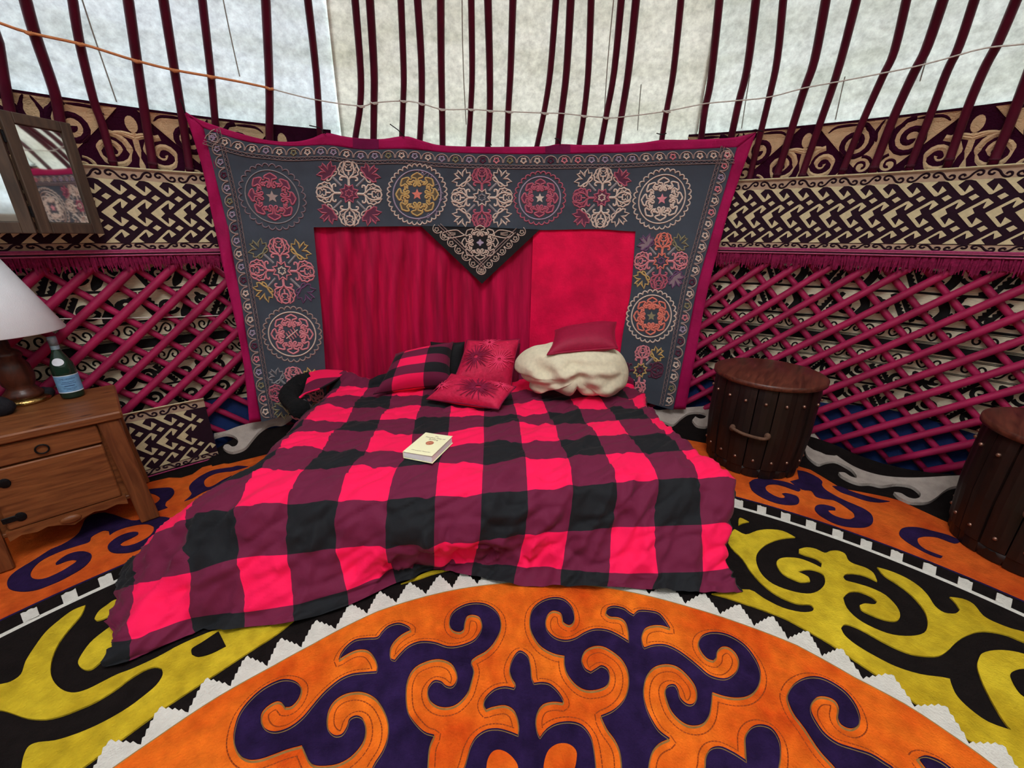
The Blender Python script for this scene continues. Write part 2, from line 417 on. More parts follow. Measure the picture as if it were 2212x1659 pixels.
for i, P in enumerate(POLES + SIDE):
    if np.isscalar(P):                      # poles past the frame's edges, one every few degrees
        pts = np.array([list(cyl(P, z, float(np.interp(z, [q[0] for q in ROOF], [q[1] for q in ROOF])))) for z in np.linspace(2.2, 1.5, 12)]); P = [(0 if P < 0 else 2200, 0)]
    else: pts = onrev(smooth_open(P, 4), ROOF, 0.0)
    top = pts[0]; th = theta(top)
    up = [Vector(top) + (cyl(th * 0.97, 3.53, 0.80) - Vector(top)) * t for t in (1, 0.75, 0.5, 0.25)]
    path = [Vector(p) for p in up] + [Vector(p) for p in pts]
    base = path[-1].copy()
    e = empty('roof_pole', tuple(base))
    where = 'rising above the mirror and left band' if P[-1][0] < 480 else ('rising from behind the wall hanging' if P[-1][0] < 1600 else 'rising above the band near the barrels')
    tag(e, 'dark red bent wooden roof pole ' + where, 'roof pole', 'roof poles of the yurt')
    mb = MB(); r = 0.0168 + 0.0015 * math.sin(i * 2.3)
    mb.tube([p - base for p in path], [r * 0.8] * 4 + [r] * (len(path) - 4), 10)
    mb.build('pole', POLE, e, True)
    # lashing at the foot
    q = path[-2] - base
    MB().tube([q * 0.6, q * 0.9], r * 1.12, 10).build('foot_lashing', mat('dark_twine', (70, 16, 34), var=0.2), e, True)

# ------------------------------------------------------------------ cords strung along the poles
CORD_O = mat('orange_cord', (196, 124, 78), var=0.15, scale=90); CORD_W = mat('white_cord', (196, 188, 178), var=0.1, scale=90)
PO = [(-30, 42), (0, 50), (60, 70), (175, 95), (235, 113), (290, 130), (370, 150), (455, 165), (520, 177), (580, 190)]
PW = [(580, 190), (640, 206), (690, 217), (778, 229), (808, 222), (871, 218), (912, 224), (955, 236), (1017, 236), (1058, 239), (1098, 241), (1175, 244),
      (1213, 245), (1261, 250), (1309, 254), (1342, 253), (1440, 240), (1523, 224), (1596, 217), (1661, 210), (1738, 190), (1803, 178), (1907, 158), (1976, 144), (2046, 126), (2127, 104), (2212, 95), (2280, 82)]
for nm, P, r, m, lab in (('tied_cord', PO, 0.005, CORD_O, 'orange cord wound round the roof poles beside the mirror'),
                         ('strung_cord', PW, 0.003, CORD_W, 'thin white cord strung across the roof poles above the wall hanging')):
    pts = [Vector(p) for p in onrev(smooth_open(P, 3), ROOF, 0.028)]
    e = empty(nm, tuple(pts[0])); tag(e, lab, 'cord')
    MB().tube([p - pts[0] for p in pts], r, 6).build('strand', m, e, True)
    xs = [(62, 70), (172, 94), (295, 131), (376, 151), (456, 165), (582, 190)] if P is PO else [(779, 229), (808, 222), (871, 218), (911, 224), (954, 236), (1017, 236), (1058, 239), (1099, 241), (1176, 244), (1261, 250), (1309, 254), (1440, 240)]
    for k, (x, y) in enumerate(xs):
        a = [Vector(p) - pts[0] for p in onrev([(x - 9, y - 2), (x, y + 3), (x + 9, y + 2)], ROOF, 0.03)]
        MB().tube(a, r * 1.25, 6).build('knot', m, e, True)

# ------------------------------------------------------------------ scrolled felt frieze behind the pole feet
DARK = felt('frieze_maroon', (52, 10, 34)); CREAM = felt('frieze_cream', (212, 178, 138), 0.08)
fr = empty('scroll_frieze', (CX, CY, 1.45)); tag(fr, 'dark maroon felt frieze with cream spiral scrolls under the roof felt', 'frieze')
for a, b in ((-70, -21.6), (17.5, 70)):
    V, F = rev_patch(a, b, ROOF, -0.028, 60, [1.44, 1.5, 1.56, 1.62, 1.68, 1.74, 1.787]); adopt(link('backing', V, F, DARK, None, True), fr)
def map_fr(P, h):                       # u metres along wall, v = height above 1.49
    z = 1.49 + P[:, 1]; th = P[:, 0] / 3.0
    r = np.interp(z, [a for a, b in ROOF], [b for a, b in ROOF]) + 0.028 - h
    return np.stack([CX + r * np.sin(th), CY + r * np.cos(th), z], 1)
PER = math.radians(11.8) * 3.0
for apexes in ([28.7 + 11.95 * k for k in range(-1, 4)], [-38.14 + 11.8 * k for k in range(-3, 2)]):
    for th in apexes:
        cream = Orn(.06); dark = Orn(.06); tri = Orn(.06); last = th > -30 and th < 0
        u0 = math.radians(th) * 3.0; hw = PER / 2; H_ = 0.29
        # cream inverted triangle right of this apex
        m = u0 + hw
        if not last: tri.poly([(m - hw + .035, H_ - .004), (m, .015), (m + hw - .035, H_ - .004)], 0.004, 0)
        for sg in (-1, 1) if not last else ():
            s1 = spiral(m + sg * .105, .202, .078, 1.7, 90 if sg > 0 else 90, sg, .1); dark.stroke(s1, .024, .008, .004)
            dark.stroke(smooth_open([(m + sg * .01, .285), (m + sg * .03, .24), (m + sg * .02, .20)], 4), .016, .008, .004, taper=True)
            dark.stroke(smooth_open([(m + sg * .105, .277), (m + sg * .19, .275), (m + sg * .225, .255)], 4), .014, .008, .004, taper=True)
            s2 = spiral(m + sg * .052, .098, .045, 1.5, 100, sg, .15); dark.stroke(s2, .014, .008, .004)
        # cream scrolls on the dark triangle below the apex
        cream.stroke(smooth_open([(u0, .02), (u0, .10), (u0, .20)], 4), [.05] + [.022] * 7 + [.02], .004, 0)
        b = [(u0 + .022 * math.cos(g), .232 + .032 * math.sin(g)) for g in np.linspace(0, 2 * math.pi, 15)[:-1]]; cream.poly(b, .004, 0)
        for sg in (-1, 1):
            cream.stroke(spiral(u0 + sg * .092, .12, .072, 1.75, 90, sg, .1), .024, .005, 0)
            cream.stroke(smooth_open([(u0, .188), (u0 + sg * .04, .196), (u0 + sg * .085, .19)], 4), .016, .005, 0, taper=True)
            cream.stroke(smooth_open([(u0, .178), (u0 + sg * .05, .192), (u0 + sg * .088, .188)], 4), .016, .005, 0)
            cream.stroke(smooth_open([(u0, .04), (u0 + sg * .07, .03), (u0 + sg * .13, .045)], 4), .024, .005, 0, taper=True)
            cream.stroke(spiral(u0 + sg * .2, .045, .042, 1.4, 90, sg, .15), .014, .005, 0)
        adopt(cream.build('cream_scroll', CREAM, map_fr), fr)
        if not last: t_ = adopt(tri.build('cream_triangle', CREAM, map_fr), fr); d_ = adopt(dark.build('dark_scroll', DARK, map_fr), t_)

# ------------------------------------------------------------------ woven bands with hook pattern
B_CREAM = mat('band_cream', (205, 188, 148), rough=0.95, var=0.1, scale=60, bump=0.3, bscale=500)
B_DARK = mat('band_dark', (34, 7, 24), rough=0.95, var=0.15, scale=40, bump=0.3, bscale=500)
B_TAN = mat('band_tan', (176, 146, 122), rough=0.95, var=0.1, scale=60, bump=0.3, bscale=500)
PINK = mat('pink_cord', (182, 84, 118), var=0.15, scale=80); PINKD = mat('pink_ribbon', (150, 52, 92), var=0.2, scale=80)
MAROON_F = mat('fringe_wool', (122, 18, 60), rough=1, var=0.3, scale=70, bump=0.2)
def band(name, label, u0, u1, zb, zt, r, uref, withtrim=True, lean=0.0):
    H_ = zt - zb; e = empty(name, (CX, CY, zb)); tag(e, label, 'woven band', 'hook patterned woven bands')
    rr = r
    def mp(P, h):
        z = zb + P[:, 1]; th = P[:, 0] / 3.0; q = rr - h + lean * (P[:, 1] / H_)
        return np.stack([CX + q * np.sin(th), CY + q * np.cos(th), z], 1)
    n = max(2, int((u1 - u0) / 0.05)); m = 5
    def sheet(v0, v1, h, mt, nm):
        P = []; Fc = []
        for j in range(m + 1):
            for k in range(n + 1): P.append((u0 + (u1 - u0) * k / n, v0 + (v1 - v0) * j / m))
        for j in range(m):
            for k in range(n):
                a = j * (n + 1) + k; Fc.append((a, a + 1, a + n + 2, a + n + 1))
        adopt(link(nm, mp(np.array(P), np.full(len(P), h)), Fc, mt, None, True), e)
    sheet(0.04 * H_, H_, 0.0, B_TAN, 'band_cloth')
    sheet(0.12 * H_, 0.865 * H_, 0.0025, B_DARK, 'dark_ground')
    PX = 0.0885; sx = PX / 310.0; sy = H_ / 1150.0
    cream = Orn(.06); scr = Orn(); scr2 = Orn()
    def put(shape, ox, oy, k):
        Q = [(uref + k * PX + (x + ox) * sx, H_ - (oy + y - 180) * sy) for x, y in shape]
        if all(u0 - 0.02 < q[0] < u1 + 0.02 for q in Q):
            Q = [(min(max(q[0], u0), u1), q[1]) for q in Q]; cream.poly(Q, 0.0045, 0.002)
    Cs = [(0, 0), (255, -180), (285, -187), (360, -130), (278, -57), (262, -68), (278, -150), (148, -62), (190, 0), (120, 55), (208, 148), (225, 58), (310, 110), (215, 185), (185, 180)]
    Ts = [(-60, -18), (0, 0), (195, 180), (225, 182), (320, 110), (255, 50), (230, 140), (125, 48), (190, -12)]
    Bs = [(-30, 25), (0, 0), (195, -155), (225, -160), (300, -95), (222, -48), (208, -126), (90, -40), (150, 20)]
    Ds = [(-60, 0), (5, -42), (60, -4), (-5, 44)]
    S = [(.30, .38), (.24, .58), (.12, .5), (.10, .22), (.25, .04), (.45, .25), (.60, .72), (.78, .96), (.92, .8), (.9, .5), (.78, .44), (.72, .62)]
    k0 = int((u0 - uref) / PX) - 3; k1 = int((u1 - uref) / PX) + 3
    for k in range(k0, k1):
        put(Cs, 830, 770, k); put(Ts, 910, 350, k); put(Bs, 800, 1160, k); put(Ds, 950, 560, k); put(Ds, 860, 975, k)
        for v0, v1, sh in ((.872, .972, .2), (.045, .118, .55)):
            us = uref + (k + sh) * PX; w = PX * .98
            if us > u0 and us + w < u1:
                fl = k % 2
                Q = smooth_open([(us + x * w, (v0 + (v1 - v0) * (1 - y if fl else y)) * H_) for x, y in S], 3)
                (scr if v0 > .5 else scr2).stroke(Q, .0085, .0055, .001)
    adopt(cream.build('hook_pattern', B_CREAM, mp), e); adopt(scr.build('upper_scroll_border', B_DARK, mp), e); adopt(scr2.build('lower_scroll_border', B_DARK, mp), e)
    for v, rad, mt in ((H_, .004, B_CREAM), (.030 * H_, .0065, PINKD), (.012 * H_, .005, PINK), (-.006 * H_, .004, B_DARK), (-.026 * H_, .0038, PINK)) if withtrim else ((H_, .004, B_CREAM), (.01, .005, PINKD)):
        q = mp(np.array([(u, v) for u in np.linspace(u0, u1, n)]), np.full(n, 0.012))
        adopt(MB().tube([Vector(p) for p in q], rad, 5).build('trim_cord', mt, None, True), e)
    return e
U = lambda deg: math.radians(deg) * 3.0
bandR = band('patterned_band', 'cream and dark hook patterned woven band on the lattice above the barrels', U(16), U(72), 1.172, 1.546, 3.0, U(27.6) - 800 * 0.0885 / 310)
bandL = band('patterned_band', 'cream and dark hook patterned woven band on the lattice behind the mirror', U(-72), U(-27), 1.160, 1.536, 3.0, U(-38.618) - 800 * 0.0885 / 310)
for e, a, b in ((bandR, 16, 66), (bandL, -66, -27)):
    V = []; F = []
    th = a
    while th < b:
        th += random.uniform(.045, .11); dz = random.uniform(.055, .098); w = .0035 / 3.0 * 57.3 * random.uniform(.7, 1.5); r = random.uniform(2.992, 3.006); tl = random.uniform(-.18, .18)
        z0 = 1.17; i = len(V)
        V += [cyl(th - w, z0, r), cyl(th + w, z0, r), cyl(th + tl * .5 + w, z0 - dz * .55, r - .004), cyl(th + tl * .5 - w, z0 - dz * .55, r - .004), cyl(th + tl + w * .5, z0 - dz, r + .002), cyl(th + tl - w * .5, z0 - dz, r + .002)]
        F += [(i, i + 1, i + 2, i + 3), (i + 3, i + 2, i + 4, i + 5)]
    o = adopt(link('fringe', V, F, MAROON_F), e); o['kind'] = 'stuff'; o['label'] = 'ragged maroon wool fringe'
    V, F = rev_patch(a, b, [(0, 3.006), (3, 3.006)], 0, 60, [1.105, 1.14, 1.172]); adopt(link('fringe_heading', V, F, MAROON_F, None, True), e)
band('patterned_band', 'short cream and dark hook patterned woven band standing on the floor beside the nightstand', U(-50), U(-38.3), 0.004, 0.385, 2.945, U(-41.6) - 800 * 0.0885 / 310, False)

# ------------------------------------------------------------------ lattice wall
LAT = mat('lattice_paint', (158, 22, 72), rough=0.55, var=0.22, scale=7, bump=0.15, bscale=50, spec=0.35)
lat = tag(empty('wall_lattice', (CX, CY, 0)), 'crossed dark red lattice poles around the wall', kind='structure')
RF, RB = 3.034, 3.072
def lattice_pole(th, z, slope, r, rad):
    # straight diagonal in the unrolled wall through (th, z)
    u = math.radians(th) * 3.05; za, zb = 0.045, 1.40
    pts = []
    for t in np.linspace(0, 1, 15):
        zz = za + (zb - za) * t; bow = 0.04 * math.sin(math.pi * t) * (1 if slope > 0 else -1)
        uu = u + (zz - z) / slope + bow
        pts.append(cyl(math.degrees(uu / 3.05), zz, r))
    lo, hi = sorted((theta(pts[0]), theta(pts[-1])))
    if lo > -29 and hi < 18: return
    mb = MB().tube(pts, [rad * (1 + .06 * math.sin(17 * t + th)) for t in range(15)], 8)
    adopt(mb.build('lattice_pole', LAT, None, True), lat)
DU = 0.158; DT = math.degrees(DU / 3.05)
for a, b, pf, pb in ((14, 76, (35.2, .389), (24.0, 1.056)), (-76, -27, (-33.6, 1.035), (-39.6, 1.05))):
    for fam, (t0, z0), sl, r, rad in ((0, pf, .86, RF, .0205), (1, pb, -1.03, RB, .0165)):
        for k in range(-40, 41):
            t = t0 + k * DT; mid = t + math.degrees((.72 - z0) / sl / 3.05)
            if a <= mid <= b: lattice_pole(t, z0, sl, r, rad)

# ------------------------------------------------------------------ reed screen behind the lattice
REED = mat('reed_cream', (222, 208, 178), rough=0.8, var=0.16, scale=40, bump=0.4, bscale=300, stretch=(1, 1, 6))
RBLK = mat('reed_black', (16, 12, 12), rough=0.9, var=0.2, scale=40, bump=0.3, bscale=300)
rs = empty('reed_screen', (CX, CY, 0)); tag(rs, 'cream reed screen with black scroll and sawtooth ornament behind the lattice', 'reed screen')
RS = 3.098
def map_rs(P, h):
    th = P[:, 0] / 3.1; r = RS - h
    return np.stack([CX + r * np.sin(th), CY + r * np.cos(th), P[:, 1]], 1)
UU = lambda d: math.radians(d) * 3.1
for a, b in ((-78, -26), (14, 78)):
    V, F = rev_patch(a, b, [(0, RS), (3, RS)], 0, 60, [0.26, 0.5, 0.75, 1.0, 1.3]); adopt(link('reeds', V, F, REED, None, True), rs)
    blk = Orn(.06); thin = Orn()
    def saw(x0, z0, x1, z1, w, n):
        d = np.array([x1 - x0, z1 - z0]); L_ = np.linalg.norm(d); d /= L_; nn = np.array([-d[1], d[0]]); A = []; B = []
        for k in range(n * 2 + 1):
            t = k / (2 * n) * L_; p = np.array([x0, z0]) + d * t
            A.append(p + nn * (w * (1.5 if k % 2 else .7))); B.append(p - nn * w)
        blk.poly(A + B[::-1], .003, .001)
    rnd = random.Random(int(a) + 500)
    u = UU(a); col_ = 0
    while u < UU(b):
        for z0, z1 in ((.975, 1.15), (.812, .97), (.455, .578), (.32, .45)):
            h = z1 - z0; zc = (z0 + z1) / 2; f = 1 if col_ % 2 else -1
            blk.stroke(spiral(u + .045, zc + .01, .044, 1.35, 200, 1, .1), .019, .003, .001)
            blk.stroke(spiral(u + .215, zc - .005, .044, 1.35, 340, -1, .1), .019, .003, .001)
            saw(u + .085, z0 + .005 if f > 0 else z1 - .005, u + .16, z1 - .012 if f > 0 else z0 + .012, .0115, 8); saw(u + .118, z0 + .003 if f > 0 else z1 - .003, u + .193, z1 - .015 if f > 0 else z0 + .015, .0105, 8)
            blk.stroke(smooth_open([(u + .262, z0 + .01), (u + .30, zc), (u + .265, z1 - .01)], 5), .04, .003, .001, taper=True)
            for q in range(4):
                cx_ = u + rnd.uniform(0, .3); cz = z0 + rnd.uniform(.03, h - .02); g = rnd.uniform(0, 6.28); s_ = rnd.uniform(.015, .034)
                blk.stroke(smooth_open([(cx_ - s_ * math.cos(g), cz - s_ * math.sin(g)), (cx_ + s_ * .4 * math.sin(g), cz - s_ * .4 * math.cos(g)), (cx_ + s_ * math.cos(g), cz + s_ * math.sin(g))], 4), .019, .003, .001, taper=True)
            blk.stroke(smooth_open([(u + .0, z0 + .0), (u + .16, z0 + .004), (u + .32, z0 + .0)], 4), .012, .003, .001)
        u += .315; col_ += 1
    blk.stroke([(UU(t), .698) for t in np.linspace(a, b, 70)], .048, .004, .003)
    for zc in (.768, .622):
        u = UU(a); k = 0
        while u < UU(b) - .1:
            sg = 1 if k % 2 else -1
            Q = [(.030, -.004), (.037, .002), (.034, .012), (.024, .015), (.013, .008), (.012, -.008), (.026, -.020), (.045, -.012), (.060, .010), (.078, .022), (.094, .010), (.093, -.006), (.082, -.014), (.072, -.011), (.069, -.002), (.076, .004)]
            thin.stroke(smooth_open([(u + x, zc + sg * y * 1.25) for x, y in Q], 3), .0085, .003, .001); u += .105; k += 1
        for dz in (-.036, .036, -.042, .042): thin.stroke([(UU(t), zc + dz) for t in np.linspace(a, b, 60)], .0035, .003, .001)
    adopt(blk.build('black_ornament', RBLK, map_rs), rs); adopt(thin.build('scroll_lines', RBLK, map_rs), rs)
BLUE = mat('blue_cloth', (20, 42, 92), rough=0.9, var=0.25, scale=12, bump=0.3, bscale=200)
V = []; F = []; nt = 160
for j, z in enumerate((0.0, .1, .2, .31)):
    for k in range(nt + 1):
        th = -78 + 156 * k / nt; V.append(cyl(th, z + (.02 * math.sin(k * .37) if j == 3 else 0), 3.092 + .006 * math.sin(k * 1.3 + j)))
for j in range(3):
    for k in range(nt):
        a = j * (nt + 1) + k; F.append((a, a + 1, a + nt + 2, a + nt + 1))
tag(link('blue_cloth', V, F, BLUE, None, True), 'dark blue cloth strip along the foot of the wall behind the lattice', 'cloth')
p = [Vector(q) for q in onrev([(120, 689), (220, 688), (330, 686), (420, 684), (500, 680)], [(0, 3.053), (3, 3.053)])]
tag(MB().tube([q for q in p], .0035, 5).build('white_string', CORD_W, None, True), 'thin white string stretched across the lattice beside the lamp', 'string')
# ================================================================== FELT RUG
ORANGE = felt('felt_orange', (226, 108, 26), 0.18, (226, 168, 176)); ORANGE2 = felt('felt_orange_ring', (212, 96, 32), 0.16, (214, 170, 180)); PURPLE = felt('felt_purple', (40, 23, 62), 0.3, (200, 190, 200)); NAVY = felt('felt_navy', (36, 22, 62), 0.2)
YELLOW = felt('felt_yellow', (202, 172, 40), 0.18, (222, 214, 190)); BLACK = felt('felt_black', (22, 16, 15), 0.25); WHITE = felt('felt_white', (206, 198, 188), 0.08); GREYW = felt('felt_grey_white', (172, 158, 148), 0.12)
PIPE = mat('gold_piping', (150, 116, 62), rough=0.9, var=0.15, scale=60); STITCH = mat('stitch_thread', (150, 62, 14), var=0.1)
rug = empty('felt_rug', (CX, CY, 0.0)); tag(rug, 'large round felt rug with orange medallion, purple scrolls and yellow horns under the bed', 'rug')
def mapz(z0):
    def f(P, h):
        out = np.zeros((len(P), 3))
        for hv in np.unique(h):
            k = h == hv; out[k] = onz(P[k], z0 + 0.008)
            out[k, 2] = z0 + hv
        return out
    return f
def map_xy(z0):
    return lambda P, h: np.stack([P[:, 0], P[:, 1], z0 + h], 1)
def pol(th, r): return (CX + r * math.sin(math.radians(th)), CY + r * math.cos(math.radians(th)))
def rugpart(o, nm): adopt(o, rug); o['label'] = nm; return o
def around(o, degs):              # the same felt piece repeated round the rug's centre
    for d in degs:
        c = o.copy(); col.objects.link(c); R_ = Matrix.Rotation(math.radians(-d), 4, 'Z'); Tc = Matrix.Translation((CX, CY, 0)); c.matrix_basis = Tc @ R_ @ Tc.inverted()
def rimf(th):                      # the rim lies flat beside the nightstand and rises towards the bed and the barrels
    th = (th + 180) % 360 - 180
    return float(np.interp(th, [-70, -60, -39.5, -36.5, 34, 37, 41, 45, 48, 70], [.5, .05, .05, .9, 1.0, .9, .35, .45, 1.0, 1.0]))
# layered base: black ground with upturned rim, navy and orange rings
V = []; F = []; rr = [(0.0, .004), (1.0, .004), (2.0, .004), (2.6, .004), (2.8, .006), (2.9, .03), (2.97, .075), (3.0, .10)]
n = 180
for r, z in rr:
    for k in range(n):
        th = k * 360 / n; x, y = pol(th, r); V.append((x, y, .004 + (z - .004) * rimf(th)))
for i in range(len(rr) - 1):
    for k in range(n):
        a = i * n + k; b = i * n + (k + 1) % n; F.append((a, a + n, b + n, b))
rugpart(link('rug_ground', V, F, BLACK, None, True), 'black felt ground with upturned rim')
V = []; F = []
for k in range(181):
    th = -180 + 2 * k; r1 = float(np.interp(th, [-180, 15, 30, 180], [2.8, 2.8, 2.4, 2.4]))
    for r, z in ((2.205, .003), (2.207, .006), (r1 - .002, .006), (r1, .003)): V.append(pol(th, r) + (z,))
for k in range(180):
    for j in range(3): a = k * 4 + j; F.append((a, a + 4, a + 5, a + 1))
rugpart(link('navy_ring', V, F, NAVY), 'dark navy felt ring')
# orange outer ring with its traced wavy outer edge
def oout(th):
    if th < -30: return float(np.interp(th, [-60, -47, -45, -43, -41.5, -40, -37, -34, -30], [2.86, 2.86, 2.88, 2.86, 2.79, 2.87, 2.86, 2.83, 2.8]))
    return float(np.interp(th, [-30, 0, 30, 36, 39, 43.7, 47.8, 60], [2.8, 2.8, 2.75, 2.72, 2.6, 2.67, 2.6, 2.6]))
V = []; F = []
for k in range(361):
    th = -180 + k; r1 = oout(th) if -60 < th < 60 else 2.7
    for r, z in ((2.212, .006), (2.214, .0095), (r1 - .002, .0095), (r1, .005)): V.append(pol(th, r) + (z,))
for k in range(360):
    for j in range(3):
        a = k * 4 + j; F.append((a, a + 4, a + 5, a + 1))
rugpart(link('orange_ring', V, F, ORANGE2), 'orange felt ring with purple scrolls')
Q_L = ZI([(95, 1000), (85, 950), (110, 890), (170, 830), (260, 770), (360, 710), (470, 640), (580, 570), (700, 520), (820, 450), (900, 380), (940, 300), (1000, 200), (1200, 150), (1500, 240), (1640, 220), (1740, 205), (1850, 198), (1940, 215), (1975, 250), (1940, 310), (1850, 400), (1740, 480), (1620, 555), (1500, 600), (1400, 612), (1300, 610), (1240, 580), (1230, 530), (1270, 480), (1340, 430), (1430, 390), (1520, 370), (1575, 375), (1570, 400), (1500, 440), (1420, 475), (1370, 510), (1390, 530), (1450, 530), (1530, 510), (1620, 470), (1700, 420), (1750, 360), (1750, 310), (1680, 282), (1560, 290), (1430, 320), (1320, 360), (1250, 405), (1240, 360), (1180, 355), (1100, 390), (1040, 430), (1020, 480), (940, 510), (840, 540), (720, 580), (600, 630), (500, 680), (420, 740), (370, 800), (350, 850), (370, 895), (430, 912), (520, 900), (620, 860), (720, 810), (800, 760), (860, 720), (880, 695), (820, 690), (740, 710), (680, 735), (640, 745), (640, 725), (690, 680), (770, 630), (860, 600), (950, 592), (1030, 615), (1045, 655), (1010, 720), (930, 790), (830, 850), (700, 920), (560, 980), (420, 1030), (280, 1050), (170, 1040), (115, 1020)])
Q_2 = ZJ([(180, 1085), (260, 1055), (400, 1030), (560, 1015), (660, 1012), (710, 1040), (715, 1090), (670, 1150), (610, 1200), (600, 1250), (630, 1275), (560, 1300), (470, 1325), (400, 1310), (260, 1320), (250, 1270), (420, 1240), (500, 1200), (530, 1160), (510, 1130), (440, 1095), (350, 1085), (200, 1110)])
Q_3 = ZJ([(850, 1190), (900, 1150), (940, 1110), (945, 1080), (915, 1030), (925, 980), (980, 920), (1080, 850), (1200, 790), (1330, 760), (1480, 740), (1560, 720), (1700, 730), (1500, 790), (1400, 800), (1280, 820), (1180, 860), (1120, 910), (1115, 960), (1140, 1000), (1200, 1000), (1280, 960), (1340, 920), (1480, 850), (1380, 930), (1250, 1010), (1100, 1070), (960, 1150)])
Q_a = ZF([(150, 330), (170, 390), (230, 440), (310, 480), (400, 510), (490, 522), (560, 515), (578, 485), (560, 450), (510, 430), (460, 420), (430, 425), (455, 445), (450, 462), (410, 460), (350, 435), (300, 400), (288, 370), (310, 350), (370, 345), (440, 360), (510, 385), (570, 405), (590, 392), (565, 368), (520, 345), (440, 320), (300, 300), (200, 300)])
Q_b = ZF([(500, 320), (600, 388), (680, 400), (720, 450), (800, 470), (870, 480), (930, 510), (990, 550), (1040, 590), (1050, 625), (1010, 645), (940, 635), (870, 610), (830, 580), (825, 565), (885, 567), (880, 545), (820, 525), (760, 518), (720, 530), (710, 560), (740, 600), (800, 640), (880, 680), (970, 705), (1070, 715), (1150, 710), (1200, 680), (1205, 630), (1180, 590), (1120, 550), (1040, 515), (960, 480), (880, 440), (800, 390), (770, 350), (775, 325), (740, 290), (640, 240), (560, 225), (575, 300)])
Q_c = ZF([(1430, 760), (1450, 725), (1510, 710), (1600, 715), (1700, 740), (1850, 780), (1960, 830), (1900, 850), (1760, 800), (1660, 790), (1600, 800), (1585, 820), (1600, 860), (1650, 900), (1720, 930), (1800, 960), (1780, 975), (1690, 945), (1600, 900), (1500, 840), (1440, 790)])
Q_d = ZF([(860, 360), (930, 365), (1010, 400), (1100, 430), (1250, 470), (1350, 490), (1260, 500), (1150, 485), (1030, 445), (930, 410)])
for Q in (Q_L, Q_2, Q_3, Q_a, Q_b, Q_c, Q_d):
    o = rugpart(Orn().poly(smooth_closed(Q, 3), .0125, .009).build('purple_scroll', PURPLE, mapz(0)), 'purple felt scroll on the orange ring')
    if Q is Q_L: around(o, (-27, -54, -81, -108, -135))
    if Q is Q_b or Q is Q_a: around(o, (30, 60, 90, 120, 150))
# white crenellated border
pts = []
def cren(th): return th
cths = [31.21 + 2.62 * k for k in range(-14, 14)] + [-49.64 - 2.58 * k for k in range(-6, 12)]
o = Orn(); RB_ = 2.118
o.stroke([pol(t, RB_) for t in np.linspace(-180, 180, 400)], .014, .012, .004)
for t in sorted(cths):
    if -10 < t < 0: continue
    w = .50; P = [pol(t - w, RB_), pol(t + w, RB_)]
    j = lambda: random.uniform(-.004, .004)
    for k in range(7): P.append(pol(t + w + j() , RB_ + .0095 * k + j()))
    for k in range(7): P.append(pol(t + w - 2 * w * k / 6, RB_ + .060 + j()))
    for k in range(7): P.append(pol(t - w + j(), RB_ + .057 - .0095 * k + j()))
    o.poly(P, .012, .004)
rugpart(o.build('crenel_border', WHITE, map_xy(0)), 'white felt border cut like battlements')
# yellow horns on the black ring
Y1 = ZC([(315, 712), (400, 700), (520, 690), (600, 738), (700, 788), (800, 812), (860, 808), (872, 790), (850, 770), (790, 768), (720, 745), (640, 700), (570, 640), (520, 580), (480, 520), (420, 460), (395, 415), (430, 370), (442, 362), (500, 390), (560, 370), (620, 362), (700, 370), (770, 405), (700, 412), (640, 430), (590, 460), (560, 500), (560, 550), (590, 610), (650, 660), (740, 695), (830, 712), (890, 700), (930, 660), (925, 610), (880, 585), (830, 580), (785, 592), (840, 620), (850, 645), (800, 648), (730, 620), (690, 590), (668, 550), (680, 525), (720, 515), (790, 520), (860, 545), (910, 570), (915, 545), (880, 520), (830, 505), (790, 490), (790, 470), (830, 460), (880, 468), (930, 490), (960, 480), (1000, 478), (1040, 495), (1058, 530), (1090, 550), (1150, 570), (1195, 600), (1215, 645), (1150, 615), (1090, 602), (1045, 605), (1030, 620), (1045, 640), (1100, 655), (1180, 680), (1260, 720), (1320, 780), (1340, 830), (1320, 860), (1260, 855), (1190, 830), (1130, 800), (1120, 775), (1150, 765), (1200, 770), (1215, 755), (1180, 725), (1110, 700), (1060, 705), (1030, 735), (1050, 790), (1110, 850), (1200, 900), (1300, 935), (1400, 942), (1470, 925), (1490, 880), (1480, 820), (1440, 760), (1380, 700), (1310, 650), (1250, 610), (1215, 568), (1290, 590), (1370, 625), (1440, 670), (1490, 720), (1530, 780), (1580, 815), (1640, 820), (1665, 800), (1640, 760), (1610, 730), (1680, 740), (1740, 770), (1790, 830), (1850, 865), (1940, 900), (2014, 920), (2150, 970), (2140, 1010), (2014, 975), (1930, 940), (1840, 920), (1760, 920), (1690, 945), (1640, 980), (1600, 1020), (1550, 1050), (1480, 1052), (1400, 1040), (1320, 1010), (1240, 970), (1160, 925), (1090, 890), (1040, 878), (1018, 900), (1040, 940), (1100, 990), (1200, 1050), (1320, 1110), (1450, 1150), (1560, 1165), (1610, 1175), (1620, 1210), (1650, 1270), (1720, 1340), (1820, 1410), (1945, 1455), (1900, 1400), (1840, 1300), (1790, 1200), (1760, 1110), (1770, 1060), (1790, 1035), (1850, 1020), (1930, 1022), (2014, 1040), (2170, 1100), (2300, 1300), (2250, 1800), (2100, 1745), (1960, 1659), (1850, 1590), (1700, 1500), (1550, 1400), (1400, 1290), (1250, 1180), (1100, 1080), (960, 985), (830, 910), (720, 850), (620, 810), (520, 775), (400, 735)])
